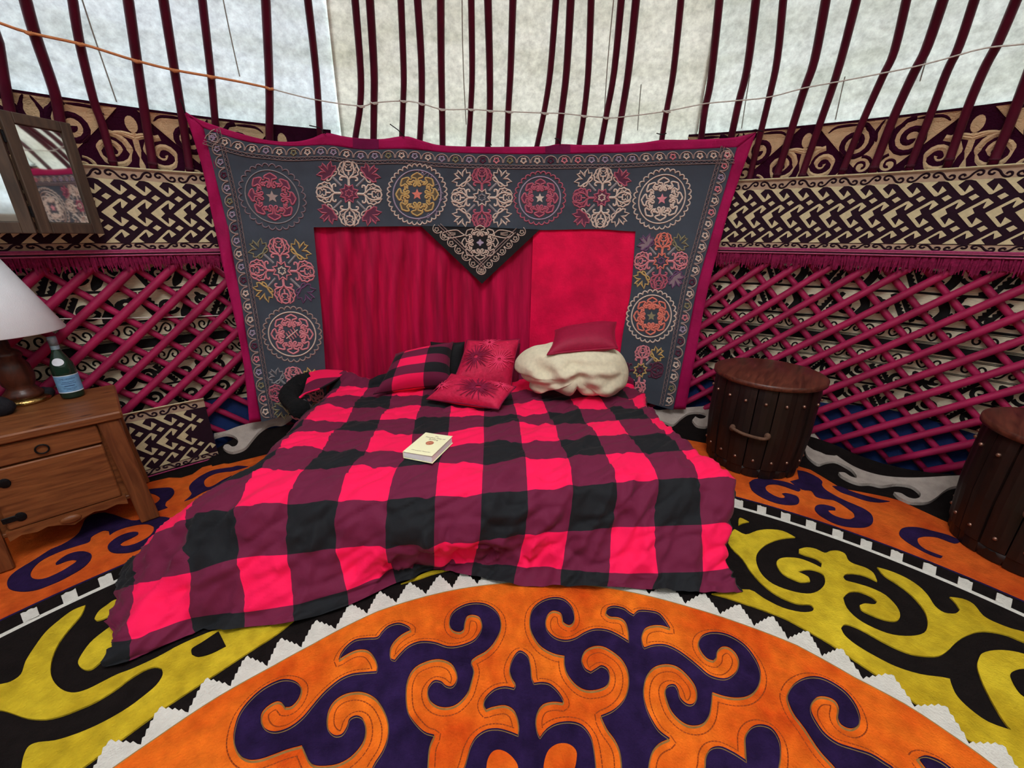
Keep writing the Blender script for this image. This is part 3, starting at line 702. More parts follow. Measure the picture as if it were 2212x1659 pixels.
Y2 = ZD([(465, 775), (400, 800), (330, 850), (250, 920), (190, 1000), (140, 1080), (115, 1150), (60, 1190), (0, 1205), (-120, 1230), (-120, 1340), (0, 1345), (60, 1360), (150, 1390), (250, 1395), (340, 1375), (430, 1340), (520, 1300), (620, 1240), (700, 1180), (780, 1130), (840, 1110), (880, 1120), (885, 1155), (850, 1210), (780, 1270), (700, 1330), (600, 1390), (500, 1440), (400, 1480), (300, 1510), (210, 1520), (160, 1540), (135, 1580), (120, 1640), (110, 1760), (330, 1745), (450, 1659), (600, 1550), (750, 1440), (900, 1330), (1050, 1230), (1150, 1165), (1270, 1085), (1400, 1000), (1480, 950), (1560, 890), (1640, 820), (1400, 860), (1200, 900), (1000, 980), (860, 1055), (720, 1120), (640, 1150), (560, 1190), (480, 1230), (410, 1250), (350, 1240), (300, 1200), (275, 1140), (285, 1060), (320, 980), (380, 900), (440, 830)])
Y3 = ZD([(660, 850), (560, 920), (490, 980), (440, 1050), (425, 1090), (450, 1120), (490, 1125), (540, 1090), (620, 1000), (720, 900)])
Y4 = ZD([(520, 835), (515, 850), (530, 858), (580, 840), (640, 800), (680, 740), (625, 745), (580, 775), (540, 805)])
Y5 = ZA([(1150, 170), (1200, 150), (1320, 95), (1415, 85), (1500, 60), (1460, 80), (1330, 115), (1260, 140)])
Y6 = ZF([(60, 690), (62, 640), (80, 628), (150, 662), (100, 672)])
for Q in (Y1, Y2, Y3, Y4, Y5, Y6):
    o = rugpart(Orn().poly(smooth_closed(Q, 3), .0095, .004).build('yellow_horn', YELLOW, mapz(0)), 'yellow felt horn scroll on the black ground')
    if Q is Y1: around(o, (72, 180))
    if Q is Y2: around(o, (-72, 180))
K1 = ZD([(1190, 920), (1230, 1000), (1150, 1040), (1080, 1058), (1045, 1045), (1045, 1015), (1100, 980)])
K2 = ZC([(2200, 1150), (2014, 1125), (1950, 1140), (1938, 1165), (1970, 1230), (2014, 1275), (2160, 1350)])
for Q in (K1, K2): rugpart(Orn().poly(smooth_closed(Q, 3), .0125, .009).build('black_slot', BLACK, mapz(0)), 'black felt slot in the yellow horn')
# stitched quilting lines on the yellow felt
ST_Y = mat('yellow_stitch', (132, 108, 14), var=0.1)
# white toothed border and orange medallion
EDGE = [(-49.5, 1.345), (-44, 1.348), (-38, 1.345), (-33, 1.352), (-24, 1.38), (-13, 1.388), (-1, 1.393), (12, 1.392), (22, 1.392), (29, 1.399), (36, 1.41), (42, 1.398), (47, 1.405), (52, 1.392), (57, 1.37)]
def redge(th): return float(np.interp(th, [-75] + [e[0] for e in EDGE] + [75], [1.36] + [e[1] for e in EDGE] + [1.36]))
peaks = [-57.0, -52.8, -48.6, -44.3, -40.14, -36.29, -32.02, -27.46, -23.43, -19.19, -14.72, -11.21, -7, -2.7, 1.6, 5.9, 10.2, 14.5, 19.9, 24.68, 29.14, 33.08, 36.98, 40.45, 45.15, 49.6, 53.82, 58.1, 62.4]
P = []
for i, t in enumerate(peaks):
    ph = redge(t) + .082; nx = peaks[i + 1] if i + 1 < len(peaks) else t + 4.3; mv = (t + nx) / 2; vl = redge(mv) + .008
    for k in range(9):
        f = k / 9; z = (k % 2) * .009
        P.append(pol(t + (mv - t) * f, ph + (vl - ph) * f + z))
    for k in range(9):
        f = k / 9; z = (k % 2) * .009
        P.append(pol(mv + (nx - mv) * f, vl + (redge(nx) + .082 - vl) * f + z))
P2 = [pol(t, redge(t) - .03) for t in np.linspace(66.7, -57, 90)]
rugpart(Orn().poly(P + P2, .011, .004).build('tooth_border', WHITE, map_xy(0)), 'white felt border cut in pinked teeth')
P3 = [pol(t, redge(t) - .004) for t in np.linspace(-180, 180, 241)[:-1]]
rugpart(Orn().poly(P3, .0125, .004).build('orange_medallion', ORANGE, map_xy(0)), 'orange felt medallion')
rugpart(Orn().stroke(P3, .006, .0145, .011, closed=True).build('medallion_piping', PIPE, map_xy(0)), 'grey gold piping')
PU1 = ZA([(440, 885), (460, 912), (500, 905), (540, 860), (555, 800), (530, 765), (480, 748), (420, 755), (330, 800), (250, 870), (190, 950), (160, 1040), (155, 1120), (185, 1190), (240, 1225), (310, 1222), (390, 1195), (470, 1165), (560, 1140), (580, 1185), (605, 1235), (650, 1262), (760, 1255), (850, 1210), (920, 1130), (940, 1050), (925, 985), (885, 965), (845, 985), (830, 1030), (800, 1075), (755, 1082), (720, 1050), (708, 1000), (720, 930), (760, 870), (830, 830), (920, 822), (1000, 860), (1050, 930), (1075, 1010), (1070, 1100), (1040, 1180), (985, 1269), (930, 1420), (1300, 1420), (1310, 1269), (1320, 1150), (1350, 1080), (1290, 1060), (1230, 1000), (1190, 930), (1180, 830), (1190, 750), (1230, 680), (1300, 640), (1380, 625), (1450, 650), (1485, 710), (1480, 760), (1455, 790), (1420, 785), (1390, 760), (1350, 755), (1320, 785), (1310, 820), (1325, 870), (1370, 905), (1430, 912), (1490, 890), (1545, 830), (1570, 760), (1585, 690), (1570, 640), (1600, 610), (1660, 575), (1710, 520), (1745, 440), (1740, 370), (1700, 320), (1640, 292), (1560, 292), (1490, 320), (1450, 360), (1440, 410), (1460, 450), (1500, 462), (1525, 445), (1530, 410), (1545, 370), (1580, 360), (1620, 375), (1635, 420), (1620, 470), (1580, 515), (1500, 545), (1430, 550), (1350, 525), (1270, 520), (1200, 545), (1150, 590), (1115, 632), (1090, 620), (1085, 570), (1110, 520), (1160, 475), (1210, 450), (1195, 430), (1140, 410), (1080, 425), (1040, 460), (1010, 495), (950, 500), (880, 510), (830, 545), (795, 590), (780, 628), (830, 595), (890, 570), (950, 572), (990, 610), (1010, 660), (1005, 700), (940, 705), (860, 715), (790, 745), (720, 800), (670, 850), (620, 910), (570, 970), (510, 1020), (450, 1050), (390, 1060), (340, 1040), (315, 990), (325, 940), (365, 900), (410, 878)])
PU2 = ZA([(1870, 578), (1910, 610), (1925, 670), (1930, 730), (1945, 770), (1990, 765), (2040, 775), (2090, 820), (2120, 870), (2115, 885), (2060, 880), (2000, 895), (1965, 940), (1955, 1000), (1965, 1060), (1980, 1095), (2020, 1045), (2080, 1010), (2160, 1000), (2230, 1020), (2280, 1080), (2300, 1150), (2314, 1269), (2320, 1420), (1470, 1420), (1530, 1269), (1550, 1200), (1565, 1150), (1600, 1090), (1660, 1050), (1730, 1042), (1800, 1060), (1850, 1080), (1855, 1030), (1845, 970), (1820, 925), (1770, 900), (1700, 910), (1660, 925), (1645, 890), (1660, 850), (1710, 805), (1770, 790), (1825, 800), (1835, 775), (1815, 740), (1800, 690), (1810, 640), (1840, 590)])
PU3 = ZB([(490, 420), (460, 400), (455, 370), (440, 345), (400, 335), (370, 355), (355, 395), (365, 450), (410, 495), (470, 512), (530, 500), (590, 465), (650, 445), (720, 450), (780, 475), (830, 505), (852, 520), (850, 460), (830, 400), (790, 375), (740, 370), (715, 350), (725, 320), (765, 308), (820, 320), (855, 345), (880, 360), (910, 335), (970, 335), (1030, 350), (1070, 395), (1098, 440), (1040, 422), (985, 425), (945, 445), (928, 490), (935, 540), (945, 558), (1000, 540), (1070, 540), (1140, 570), (1210, 620), (1270, 670), (1330, 720), (1400, 742), (1450, 735), (1495, 695), (1510, 640), (1490, 590), (1450, 555), (1410, 550), (1380, 575), (1375, 610), (1355, 632), (1320, 620), (1285, 580), (1268, 530), (1290, 485), (1350, 465), (1430, 475), (1510, 515), (1570, 570), (1620, 650), (1638, 720), (1620, 790), (1570, 840), (1500, 855), (1420, 845), (1350, 822), (1345, 890), (1330, 960), (1290, 1010), (1230, 1022), (1170, 1000), (1110, 940), (1080, 870), (1070, 810), (1090, 782), (1125, 780), (1145, 810), (1160, 860), (1200, 895), (1240, 890), (1260, 840), (1245, 780), (1200, 720), (1140, 670), (1070, 655), (1000, 675), (955, 730), (940, 810), (950, 890), (980, 970), (1030, 1050), (1095, 1100), (1030, 1130), (990, 1180), (970, 1269), (960, 1420), (810, 1420), (810, 1269), (800, 1180), (770, 1110), (720, 1040), (685, 965), (760, 930), (820, 870), (850, 790), (850, 710), (820, 640), (770, 590), (700, 550), (640, 548), (590, 575), (570, 625), (590, 680), (625, 702), (660, 680), (690, 665), (725, 685), (738, 730), (720, 780), (670, 805), (600, 810), (540, 780), (490, 720), (470, 660), (468, 605), (400, 590), (330, 550), (285, 490), (262, 420), (270, 340), (320, 285), (390, 258), (460, 265), (510, 310), (528, 370), (515, 410)])
PU4 = ZC([(730, 1260), (760, 1210), (820, 1175), (890, 1170), (960, 1195), (1040, 1250), (1095, 1320), (1120, 1390), (1110, 1430), (1070, 1450), (1020, 1430), (1000, 1390), (1005, 1340), (985, 1300), (940, 1278), (890, 1278), (858, 1310), (855, 1360), (885, 1420), (930, 1480), (1000, 1530), (1090, 1560), (1180, 1590), (1260, 1640), (1290, 1659), (1400, 1760), (1080, 1780), (980, 1659), (900, 1570), (820, 1450), (760, 1370), (730, 1300)])
PU5 = ZC([(505, 1630), (500, 1560), (500, 1490), (530, 1445), (580, 1430), (640, 1450), (680, 1510), (690, 1580), (680, 1659), (650, 1780), (250, 1780), (280, 1659), (285, 1600), (310, 1560), (360, 1550), (420, 1575), (470, 1605)])
PU6 = ZC([(1435, 1612), (1480, 1600), (1560, 1630), (1640, 1690), (1600, 1740), (1500, 1690)])
stit = Orn()
for Q in (PU1, PU2, PU3, PU4, PU5, PU6):
    S_ = smooth_closed(Q, 4)
    m = rugpart(Orn().poly(S_, .0155, .0125).build('purple_motif', PURPLE, mapz(0)), 'purple felt ram horn motif on the medallion')
    if Q is PU1: around(m, (106, 180))
    if Q is PU3: around(m, (-106, 180))
    if Q is PU2: around(m, (180,))
    W_ = onz(S_, .0165)[:, :2]
    o = Orn().stroke(W_, .0045, .0175, .0125, closed=True); rugpart(o.build('piping', PIPE, map_xy(0)), 'thin gold piping')
    # stitched line running parallel outside the motif
    area = 0.5 * np.sum(W_[:, 0] * np.roll(W_[:, 1], -1) - W_[:, 1] * np.roll(W_[:, 0], -1))
    Tn = np.roll(W_, -1, 0) - np.roll(W_, 1, 0); Tn /= np.maximum(np.linalg.norm(Tn, axis=1), 1e-9)[:, None]
    N_ = np.stack([Tn[:, 1], -Tn[:, 0]], 1) * (1 if area > 0 else -1)
    O_ = W_ + N_ * .017
    for k in range(len(O_) - 1):
        if np.hypot(*(O_[k] - np.array([CX, CY]))) > 1.36: continue
        dmin = np.min(np.hypot(W_[:, 0] - O_[k, 0], W_[:, 1] - O_[k, 1]))
        if dmin > .0155 and np.hypot(*(O_[k + 1] - O_[k])) < .03: stit.stroke([O_[k] * .8 + O_[k + 1] * .2, O_[k + 1]], .003, .0145, .0125)
L1 = ZA([(1660, 1330), (1665, 1250), (1690, 1195), (1730, 1175), (1780, 1190), (1825, 1230), (1850, 1280), (1840, 1350)]); L2 = ZA([(2000, 1330), (2005, 1250), (2030, 1180), (2080, 1142), (2140, 1138), (2185, 1165), (2200, 1210), (2180, 1300), (2120, 1350)])
for Q in (L1, L2): rugpart(Orn().poly(smooth_closed(Q, 4), .0185, .0155).build('orange_inset', ORANGE, mapz(0)), 'orange felt inset')
cf = [(CX + (.34 + .08 * math.cos(8 * g)) * math.cos(g), CY + (.34 + .08 * math.cos(8 * g)) * math.sin(g)) for g in np.linspace(0, 2 * math.pi, 97)[:-1]]
rugpart(Orn().poly(cf, .0155, .0125).build('purple_motif', PURPLE, map_xy(0)), 'purple felt rosette at the middle of the medallion')
rugpart(stit.build('quilting_stitches', STITCH, map_xy(0)), 'dark stitched quilting line')
# white wave border on the upturned rim
RIM = [(r, z) for r, z in rr]
def map_rim(P, h):
    d = rays(P); d = d / np.linalg.norm(d, axis=1)[:, None]; lo = np.full(len(d), .5); t = lo.copy()
    rs_ = [q[0] for q in rr] + [3.3]; zs_ = [q[1] for q in rr] + [.55]
    def g(t):
        p = d * t[:, None]; r = np.hypot(p[:, 0] - CX, p[:, 1] - CY); return p[:, 2] + EYE - (.004 + (np.interp(r, rs_, zs_) - .004) * rf + .004)
    rf = np.interp(np.degrees(np.arctan2(d[:, 0], d[:, 1])), [-70, -60, -41, -38, 34, 37, 41, 45, 48, 70], [.5, .05, .05, .9, 1.0, .9, .35, .45, 1.0, 1.0])
    a = np.full(len(d), 1.0); b = np.full(len(d), 6.0)
    for _ in range(40):
        m = (a + b) / 2; v = g(m) > 0; a = np.where(v, m, a); b = np.where(v, b, m)
    p = d * a[:, None] + [0, 0, EYE]
    out = p.copy(); out[:, 2] += h; return out
WV = ZF([(625, 70), (620, 10), (660, -60), (700, -80), (760, -10), (830, 60), (920, 130), (1030, 200), (1150, 250), (1290, 285), (1450, 300), (1620, 300), (1800, 290), (1990, 280), (2120, 262), (2100, 330), (1980, 345), (1920, 370), (1860, 385), (1800, 420), (1740, 470), (1680, 505), (1600, 515), (1500, 505), (1420, 465), (1380, 425), (1440, 435), (1500, 470), (1560, 482), (1600, 470), (1605, 435), (1560, 390), (1500, 365), (1400, 355), (1280, 370), (1180, 350), (1090, 350), (1000, 320), (930, 280), (910, 255), (960, 258), (1010, 290), (1060, 305), (1060, 280), (1020, 230), (950, 190), (880, 165), (800, 170), (740, 185), (680, 150), (640, 110)])
WV2 = zoomf(1400, 840, 3.16)([(0, 130), (60, 155), (150, 150), (260, 140), (420, 130), (500, 150), (500, 240), (420, 250), (390, 270), (330, 260), (300, 225), (320, 200), (350, 215), (385, 210), (400, 185), (350, 170), (280, 175), (230, 205), (170, 255), (120, 240), (60, 220), (0, 180)])
WV3 = ZJ([(1250, 310), (1400, 280), (1560, 220), (1750, 170), (1950, 130), (2200, 80), (2300, 60), (2260, 110), (2150, 180), (2050, 180), (1950, 210), (1850, 280), (1760, 380), (1680, 480), (1600, 530), (1500, 555), (1420, 540), (1370, 500), (1390, 465), (1440, 455), (1490, 485), (1545, 470), (1570, 420), (1550, 370), (1490, 330), (1400, 318), (1300, 340), (1250, 360)])
for Q in (WV, WV2, WV3):
    o = Orn(10).poly(smooth_closed(Q, 4), .014, -.003); rugpart(o.build('wave_border', GREYW, map_rim), 'greyish white felt wave on the black rim')
# ================================================================== WALL HANGING
def velvet(name, rgb, sheen=0.5): return mat(name, rgb, rough=0.75, var=0.22, scale=7, bump=0.25, bscale=90, spec=0.2, sheen=sheen)
M_BORDER = velvet('border_magenta', (160, 8, 76), .4); M_VDARK = mat('velvet_crimson', (178, 4, 60), rough=0.75, var=0.42, scale=2.6, bump=0.2, bscale=40, spec=0.2, sheen=0.8, stretch=(9, 9, .8)); M_VBRIGHT = velvet('velvet_scarlet', (228, 4, 68), .8); M_PATCH = velvet('patch_plum', (112, 10, 66), .2)
M_GREY = mat('panel_slate', (62, 68, 78), rough=0.8, var=0.12, scale=6, bump=0.4, bscale=14, spec=0.3); M_BLK = mat('pendant_black', (26, 24, 26), rough=0.85, var=0.2, scale=10, bump=0.3, bscale=60)
hang = empty('wall_hanging', (CX, CY + 2.9, 0.1)); tag(hang, 'crimson velvet wall hanging with embroidered slate border behind the bed', 'wall hanging')
def map_h(P, h): return onrev(P, HANG, h)
def resample(P, n):
    P = smooth_open(P, 6) if len(P) > 2 else np.array(P, float)
    d = np.r_[0, np.cumsum(np.hypot(*np.diff(P, axis=0).T))]; t = np.linspace(0, d[-1], n)
    return np.stack([np.interp(t, d, P[:, 0]), np.interp(t, d, P[:, 1])], 1)
def patch(A, B, n, m, h, mt, nm, lab=None, fold=None, thick=0.003):
    A = resample(A, n + 1); B = resample(B, n + 1); P = []; Hh = []
    for j in range(m + 1):
        t = j / m; row = A * (1 - t) + B * t; P.append(row)
    P = np.vstack(P); hh = np.full(len(P), h, float)
    if fold is not None: hh += fold(P)
    F = []
    for j in range(m):
        for k in range(n):
            a = j * (n + 1) + k; F.append((a, a + n + 1, a + n + 2, a + 1))
    o = link(nm, map_h(P, hh), F, mt, None, True); adopt(o, hang)
    if lab: o['label'] = lab
    if thick and 'border' in nm:
        s = o.modifiers.new('thickness', 'SOLIDIFY'); s.thickness = thick; s.offset = 1
    return o
OUT_T = [(396, 238), (430, 258), (495, 281), (574, 302), (634, 306), (672, 299), (704, 287), (740, 294), (780, 299), (827, 300), (875, 294), (912, 304), (954, 314), (1040, 317), (1100, 317), (1177, 316), (1206, 311), (1263, 313), (1348, 311), (1390, 308), (1430, 302), (1480, 302), (1538, 300), (1590, 296), (1634, 285)]
GR_T = [(444, 280), (527, 305), (590, 313), (634, 316), (710, 314), (780, 323), (875, 322), (970, 330), (1100, 333), (1190, 333), (1348, 330), (1443, 325), (1589, 321)]
OUT_L = [(396, 238), (432, 344), (463, 487), (495, 636), (523, 765), (539, 914)]
GR_L = [(444, 280), (479, 417), (504, 556), (527, 689), (539, 765), (564, 910)]
GR_R = [(1589, 321), (1563, 411), (1532, 525), (1506, 620), (1478, 765), (1455, 884)]
OUT_R = [(1634, 285), (1582, 430), (1551, 541), (1525, 645), (1503, 765), (1481, 884)]
IN_L = [(675, 490), (685, 572), (694, 667), (701, 765), (707, 870)]; IN_R = [(1375, 499), (1364, 620), (1351, 689), (1342, 746), (1330, 850)]
IN_T = [(492, 490), (675, 491), (764, 490), (906, 489), (1040, 493), (1165, 497), (1285, 495), (1375, 500), (1539, 500)]
fb = lambda P: .006 * np.sin(P[:, 0] * .05) * np.sin(P[:, 1] * .03)
patch(OUT_T, GR_T, 120, 4, 0.0, M_BORDER, 'border_top', 'magenta velvet border', fb)
patch(OUT_L, GR_L, 60, 4, 0.0, M_BORDER, 'border_side', 'magenta velvet border', lambda P: .01 * np.sin(P[:, 0] * .11 + P[:, 1] * .02))
patch(GR_R, OUT_R, 60, 4, 0.0, M_BORDER, 'border_side', 'magenta velvet border', fb)
gw = lambda P: .004 * np.sin(P[:, 0] * .045 + P[:, 1] * .03) + .003 * np.sin(P[:, 1] * .07 - P[:, 0] * .02)
GTX = [(440, 277)] + GR_T[1:-1] + [(1592, 318)]
patch(GTX, IN_T, 130, 16, .008, M_GREY, 'panel_top', 'slate grey embroidered panel')
patch([(491, 486), (504, 556), (527, 689), (539, 765), (565, 912)], [(677, 486)] + IN_L[1:], 60, 14, .008, M_GREY, 'panel_side', 'slate grey embroidered panel')
patch([(1373, 496)] + IN_R[1:], [(1542, 490), (1532, 525), (1506, 620), (1478, 765), (1454, 886)], 60, 14, .008, M_GREY, 'panel_side', 'slate grey embroidered panel')
def vf(P):
    x = P[:, 0] + .03 * (P[:, 1] - 480) + 6 * np.sin(P[:, 1] * .012)
    s_ = np.sin(x * .112 + .9 * np.sin(x * .021)); return (.038 * np.sign(s_) * np.abs(s_) ** .7 + .012 * np.sin(x * .061 + 1)) * np.clip((P[:, 1] - 470) / 160, .15, 1) * np.interp(P[:, 0], [670, 720, 1000, 1150], [.4, 1, .8, .15]) - .028
patch([(670, 484), (800, 484), (920, 484), (1040, 486), (1154, 490)], [(700, 880), (800, 880), (920, 880), (1040, 880), (1138, 880)], 130, 24, -.004, M_VDARK, 'velvet_curtain', 'crimson velvet falling in folds', vf)
patch([(1152, 488), (1260, 488), (1380, 494)], [(1139, 880), (1240, 880), (1335, 880)], 50, 24, .0, M_VBRIGHT, 'velvet_panel', 'bright scarlet velvet panel', lambda P: -.008 + .006 * np.sin((P[:, 0] + P[:, 1] * 1.3) * .035) * np.clip((P[:, 1] - 560) / 120, 0, 1))
for a, b in ((762, 818), (1178, 1232)):
    tp = [(x, float(np.interp(x, [q[0] for q in OUT_T], [q[1] for q in OUT_T])) + 1) for x in np.linspace(a, b, 4)]
    bt = [(x, float(np.interp(x, [q[0] for q in GR_T], [q[1] for q in GR_T])) - 1) for x in np.linspace(a, b, 4)]
    patch(tp, bt, 8, 2, .006, M_PATCH, 'velvet_patch', 'plum coloured velvet patch', fb)
# ---- thread colours
TH = {n: mat('thread_' + n, c, rough=0.8, var=0.12, scale=150, bump=0.3, bscale=600) for n, c in dict(
    cream=(224, 200, 184), pink=(222, 138, 146), rose=(190, 98, 116), gold=(206, 170, 108), mauve=(116, 78, 112), grey=(146, 138, 140), white=(236, 230, 226), plum=(98, 48, 70), coral=(230, 130, 112), olive=(146, 136, 104), tan=(172, 146, 138), lilac=(174, 156, 176), dim=(140, 118, 124), bronze=(96, 84, 66)).items()}
EMB = {}
class Emb:                       # one embroidered motif: strokes sorted by thread
    def __init__(s, name, label): s.name = name; s.label = label; s.o = {}
    def st(s, P, w, c, closed=False): s.o.setdefault(c, Orn()).stroke(P, w, .0145, .0105, closed=closed)
    def fill(s, P, c): s.o.setdefault(c, Orn()).poly(P, .0105, None)
    def build(s):
        first = None
        for c, o in s.o.items():
            ob = o.build(s.name if first is None else 'thread_work', TH[c], map_h)
            if first is None: adopt(ob, hang); ob['label'] = s.label; first = ob
            else: ob['kind'] = 'stuff'; ob.parent = first; ob.matrix_parent_inverse = first.matrix_basis.inverted() @ Matrix.Identity(4)
def tf(cx, cy, sx, sy, kx=0.0, ky=0.0):
    return lambda P: [(cx + p[0] * sx + p[1] * kx, cy - p[1] * sy + p[0] * ky) for p in P]
def rotl(P, a):
    a = math.radians(a); return [(p[0] * math.cos(a) + p[1] * math.sin(a), -p[0] * math.sin(a) + p[1] * math.cos(a)) for p in P]
def star(n, R, r, a0=0): return [((R if k % 2 == 0 else r) * math.sin(math.pi * k / n + a0), (R if k % 2 == 0 else r) * math.cos(math.pi * k / n + a0)) for k in range(2 * n)]
def lobes(R, n, amp=.22, k=30): return [((R * (1 + amp * math.cos(n * g))) * math.sin(g), (R * (1 + amp * math.cos(n * g))) * math.cos(g)) for g in np.linspace(0, 2 * math.pi, k + 1)[:-1]]
W = 3.7
def rosette(E, f, c, R=1.0, fill=None, nf=8, w=W):
    for k in range(nf):
        q = lambda L_: f(rotl([(x * R, y * R) for x, y in L_], 360 / nf * k)); q2 = lambda L_: f(rotl([(x * R, y * R) for x, y in L_], 360 / nf * (k + .5)))
        E.st(smooth_open(q2([(-.045, .36), (-.085, .40), (-.08, .46), (-.035, .47), (0, .43), (.035, .47), (.08, .46), (.085, .40), (.045, .36)]), 3), w, c)
        if k % 2: E.st(smooth_open(q2([(-.05, .58), (0, .53), (.05, .58)]), 3), w * .8, c)
        fan = [(.035, .45), (.045, .53), (.11, .545), (.19, .58), (.15, .64), (.075, .68), (0, .715), (-.075, .68), (-.15, .64), (-.19, .58), (-.11, .545), (-.045, .53), (-.035, .45)]
        if fill: E.fill(q(fan), fill)
        E.st(smooth_open(q(fan), 3), w, c)
        for sg in (-1, 1):
            if k % 2 == 0: P = [(sg * .03, .45), (sg * .018, .37), (sg * .045, .29), (sg * .095, .275), (sg * .125, .315), (sg * .10, .355), (sg * .07, .335)]
            else: P = [(sg * .03, .45), (sg * .045, .415), (sg * .085, .40), (sg * .12, .43), (sg * .115, .475), (sg * .08, .485)]
            E.st(smooth_open(q(P), 3), w, c)
def medallion(cx, cy, rx, ry, ring, circ, ros, starc, fill=None, n=28, kx=0, ky=0, sheaf=False, label=None):
    E = Emb('medallion', label or 'round embroidered medallion with scalloped ring'); f = tf(cx, cy, rx, ry, kx, ky)
    loop = []
    for k in range(n):
        for q in range(7):
            g = 2 * math.pi * (k + q / 7) / n; r = .905 + .095 * math.sin(math.pi * q / 7) ** .7; loop.append((r * math.sin(g), r * math.cos(g)))
    E.st(f(loop), W * .8, ring, True)
    E.st(f([(.795 * math.sin(g), .795 * math.cos(g)) for g in np.linspace(0, 2 * math.pi, 61)[:-1]]), W * .8, circ, True)
    rosette(E, f, ros, .98, fill)
    if sheaf:
        E.st(f([(-.2, -.16), (.2, .16)]), W * .8, 'cream')
        for t in (-.6, -.2, .2, .6):
            for sg in (-1, 1): E.st(f([(t * .2, t * .16), (t * .2 - sg * .09, t * .16 + sg * .15)]), W * .7, 'pink')
    elif starc: E.fill(f(star(5, .19, .085)), starc)
    return E, f
def lotus(E, f, a, c, fill=None):
    g = lambda P: f(rotl(P, a))
    E.st(g([(0, .24), (0, .46)]), W * 1.4, c); E.st(g([(0, .55), (0, .70)]), W, c)
    for sg in (-1, 1):
        cr = [(sg * .03, .50), (sg * .13, .58), (sg * .17, .70), (sg * .15, .83), (sg * .13, .98), (sg * .24, .90), (sg * .27, .80), (sg * .32, .73), (sg * .28, .65), (sg * .29, .58), (sg * .22, .54), (sg * .13, .50)]
        if fill: E.fill(g(cr), fill)
        E.st(g(cr), W, c, True)
        E.st(smooth_open(g([(sg * .18, .62), (sg * .235, .68), (sg * .2, .74), (sg * .23, .82)]), 3), W * .6, c)
        E.st(smooth_open(g([(0, .42), (sg * .06, .49), (sg * .17, .50), (sg * .25, .48), (sg * .26, .41), (sg * .19, .40)]), 3), W, c)
    bud = [(-.09, .95), (-.11, .84), (-.05, .80), (-.10, .77), (-.08, .70), (0, .69), (.08, .70), (.10, .77), (.05, .80), (.11, .84), (.09, .95), (0, .98)]
    if fill: E.fill(g(bud), fill)
    E.st(g(bud), W, c, True); E.st(smooth_open(g([(-.06, .88), (0, .86), (.06, .88)]), 3), W * .6, c)
def leaf(E, f, a, c, fill=None, stem='grey', s=1.22):
    g = lambda P: f(rotl([(x * s, y * s) for x, y in P], a))
    L_ = [(0, .60), (.1, .63), (.2, .64), (.25, .70), (.18, .75), (.25, .86), (.12, .84), (.04, .76), (.06, .86), (.06, .97), (0, .92), (-.06, .97), (-.06, .86), (-.04, .76), (-.12, .84), (-.25, .86), (-.18, .75), (-.25, .70), (-.2, .64), (-.1, .63)]
    if fill: E.fill(g(L_), fill)
    E.st(g(L_), W, c, True); E.st(g([(0, .26), (0, .58)]), W * 1.3, stem)
    for sg in (-1, 1): E.st(smooth_open(g([(0, .58), (sg * .09, .55), (sg * .17, .58), (sg * .12, .62)]), 3), W * .8, c if c != 'rose' and c != 'plum' else 'cream')
def flower(cx, cy, rx, ry, pet, lv, starc, core, kx=0, ky=0, skip=(), fills={}):
    E = Emb('flower_motif', 'embroidered four petalled lotus flower with corner leaves'); f = tf(cx, cy, rx, ry, kx, ky)
    for k in range(4):
        if k not in skip and pet[k]: lotus(E, f, 90 * k, pet[k], fills.get(pet[k]))
        if lv[k] and (k + 4) not in skip: leaf(E, f, 45 + 90 * k, lv[k], fills.get(lv[k]))
    E.st(f(star(8, .29, .19, .39)), W * 1.1, starc, True)
    if starc in ('rose', 'plum'): E.fill(f(star(8, .27, .18, .39)), 'plum')
    E.st(f(lobes(.1, 6)), W * .8, core, True)
    return E
FL = {'rose': 'plum', 'plum': 'dim'}
c_, p_, r_ = 'cream', 'pink', 'rose'
E, f = medallion(588, 425, 73, 72, 'dim', 'grey', 'rose', 'tan', 'plum', kx=-8, ky=6); E.build()
flower(754, 418, 72, 71, (c_,) * 4, ('rose',) * 4, 'rose', 'rose', kx=-2, ky=3, fills=FL).build()
E, f = medallion(901, 420, 65, 66, c_, 'lilac', 'gold', 'coral', 'bronze', n=34)
DG = {'1': [(.2, .75), (.5, 1), (.5, 0)], '8': [(.5, .5), (.2, .72), (.5, 1), (.8, .72), (.5, .5), (.15, .25), (.5, 0), (.85, .25), (.5, .5)], '/': [(.1, 0), (.9, 1)], 'I': [(.5, 0), (.5, 1)], '9': [(.8, .7), (.5, .5), (.2, .75), (.5, 1), (.8, .75), (.7, .3), (.4, 0)], '5': [(.8, 1), (.25, 1), (.2, .6), (.7, .6), (.75, .2), (.4, 0), (.15, .1)], '3': [(.2, .95), (.6, 1), (.75, .75), (.4, .55), (.8, .3), (.55, 0), (.15, .08)]}
def letters(E, txt, x, y, dx, dy, s, ang):
    a = math.radians(ang); ca, sa = math.cos(a), math.sin(a)
    for i, ch in enumerate(txt):
        for P in (DG2[ch] if ch in DG2 else [DG[ch]]):
            Q = [(x + dx * i + (p[0] * .7 * ca + (-p[1]) * -sa) * s, y + dy * i + (p[0] * .7 * sa + (-p[1]) * ca) * s) for p in P]
            E.st(smooth_open(Q, 2) if len(Q) > 3 else np.array(Q), 1.5, 'lilac')
DG2 = {'Ж': [[(.1, .95), (.5, .5), (.1, .05)], [(.9, .95), (.5, .5), (.9, .05)], [(.5, 1), (.5, 0)]], 'О': [[(.5, 1), (.85, .75), (.85, .25), (.5, 0), (.15, .25), (.15, .75), (.5, 1)], [(.2, .5), (.8, .5)]], 'У': [[(.1, 1), (.5, .5)], [(.9, 1), (.3, 0)]]}
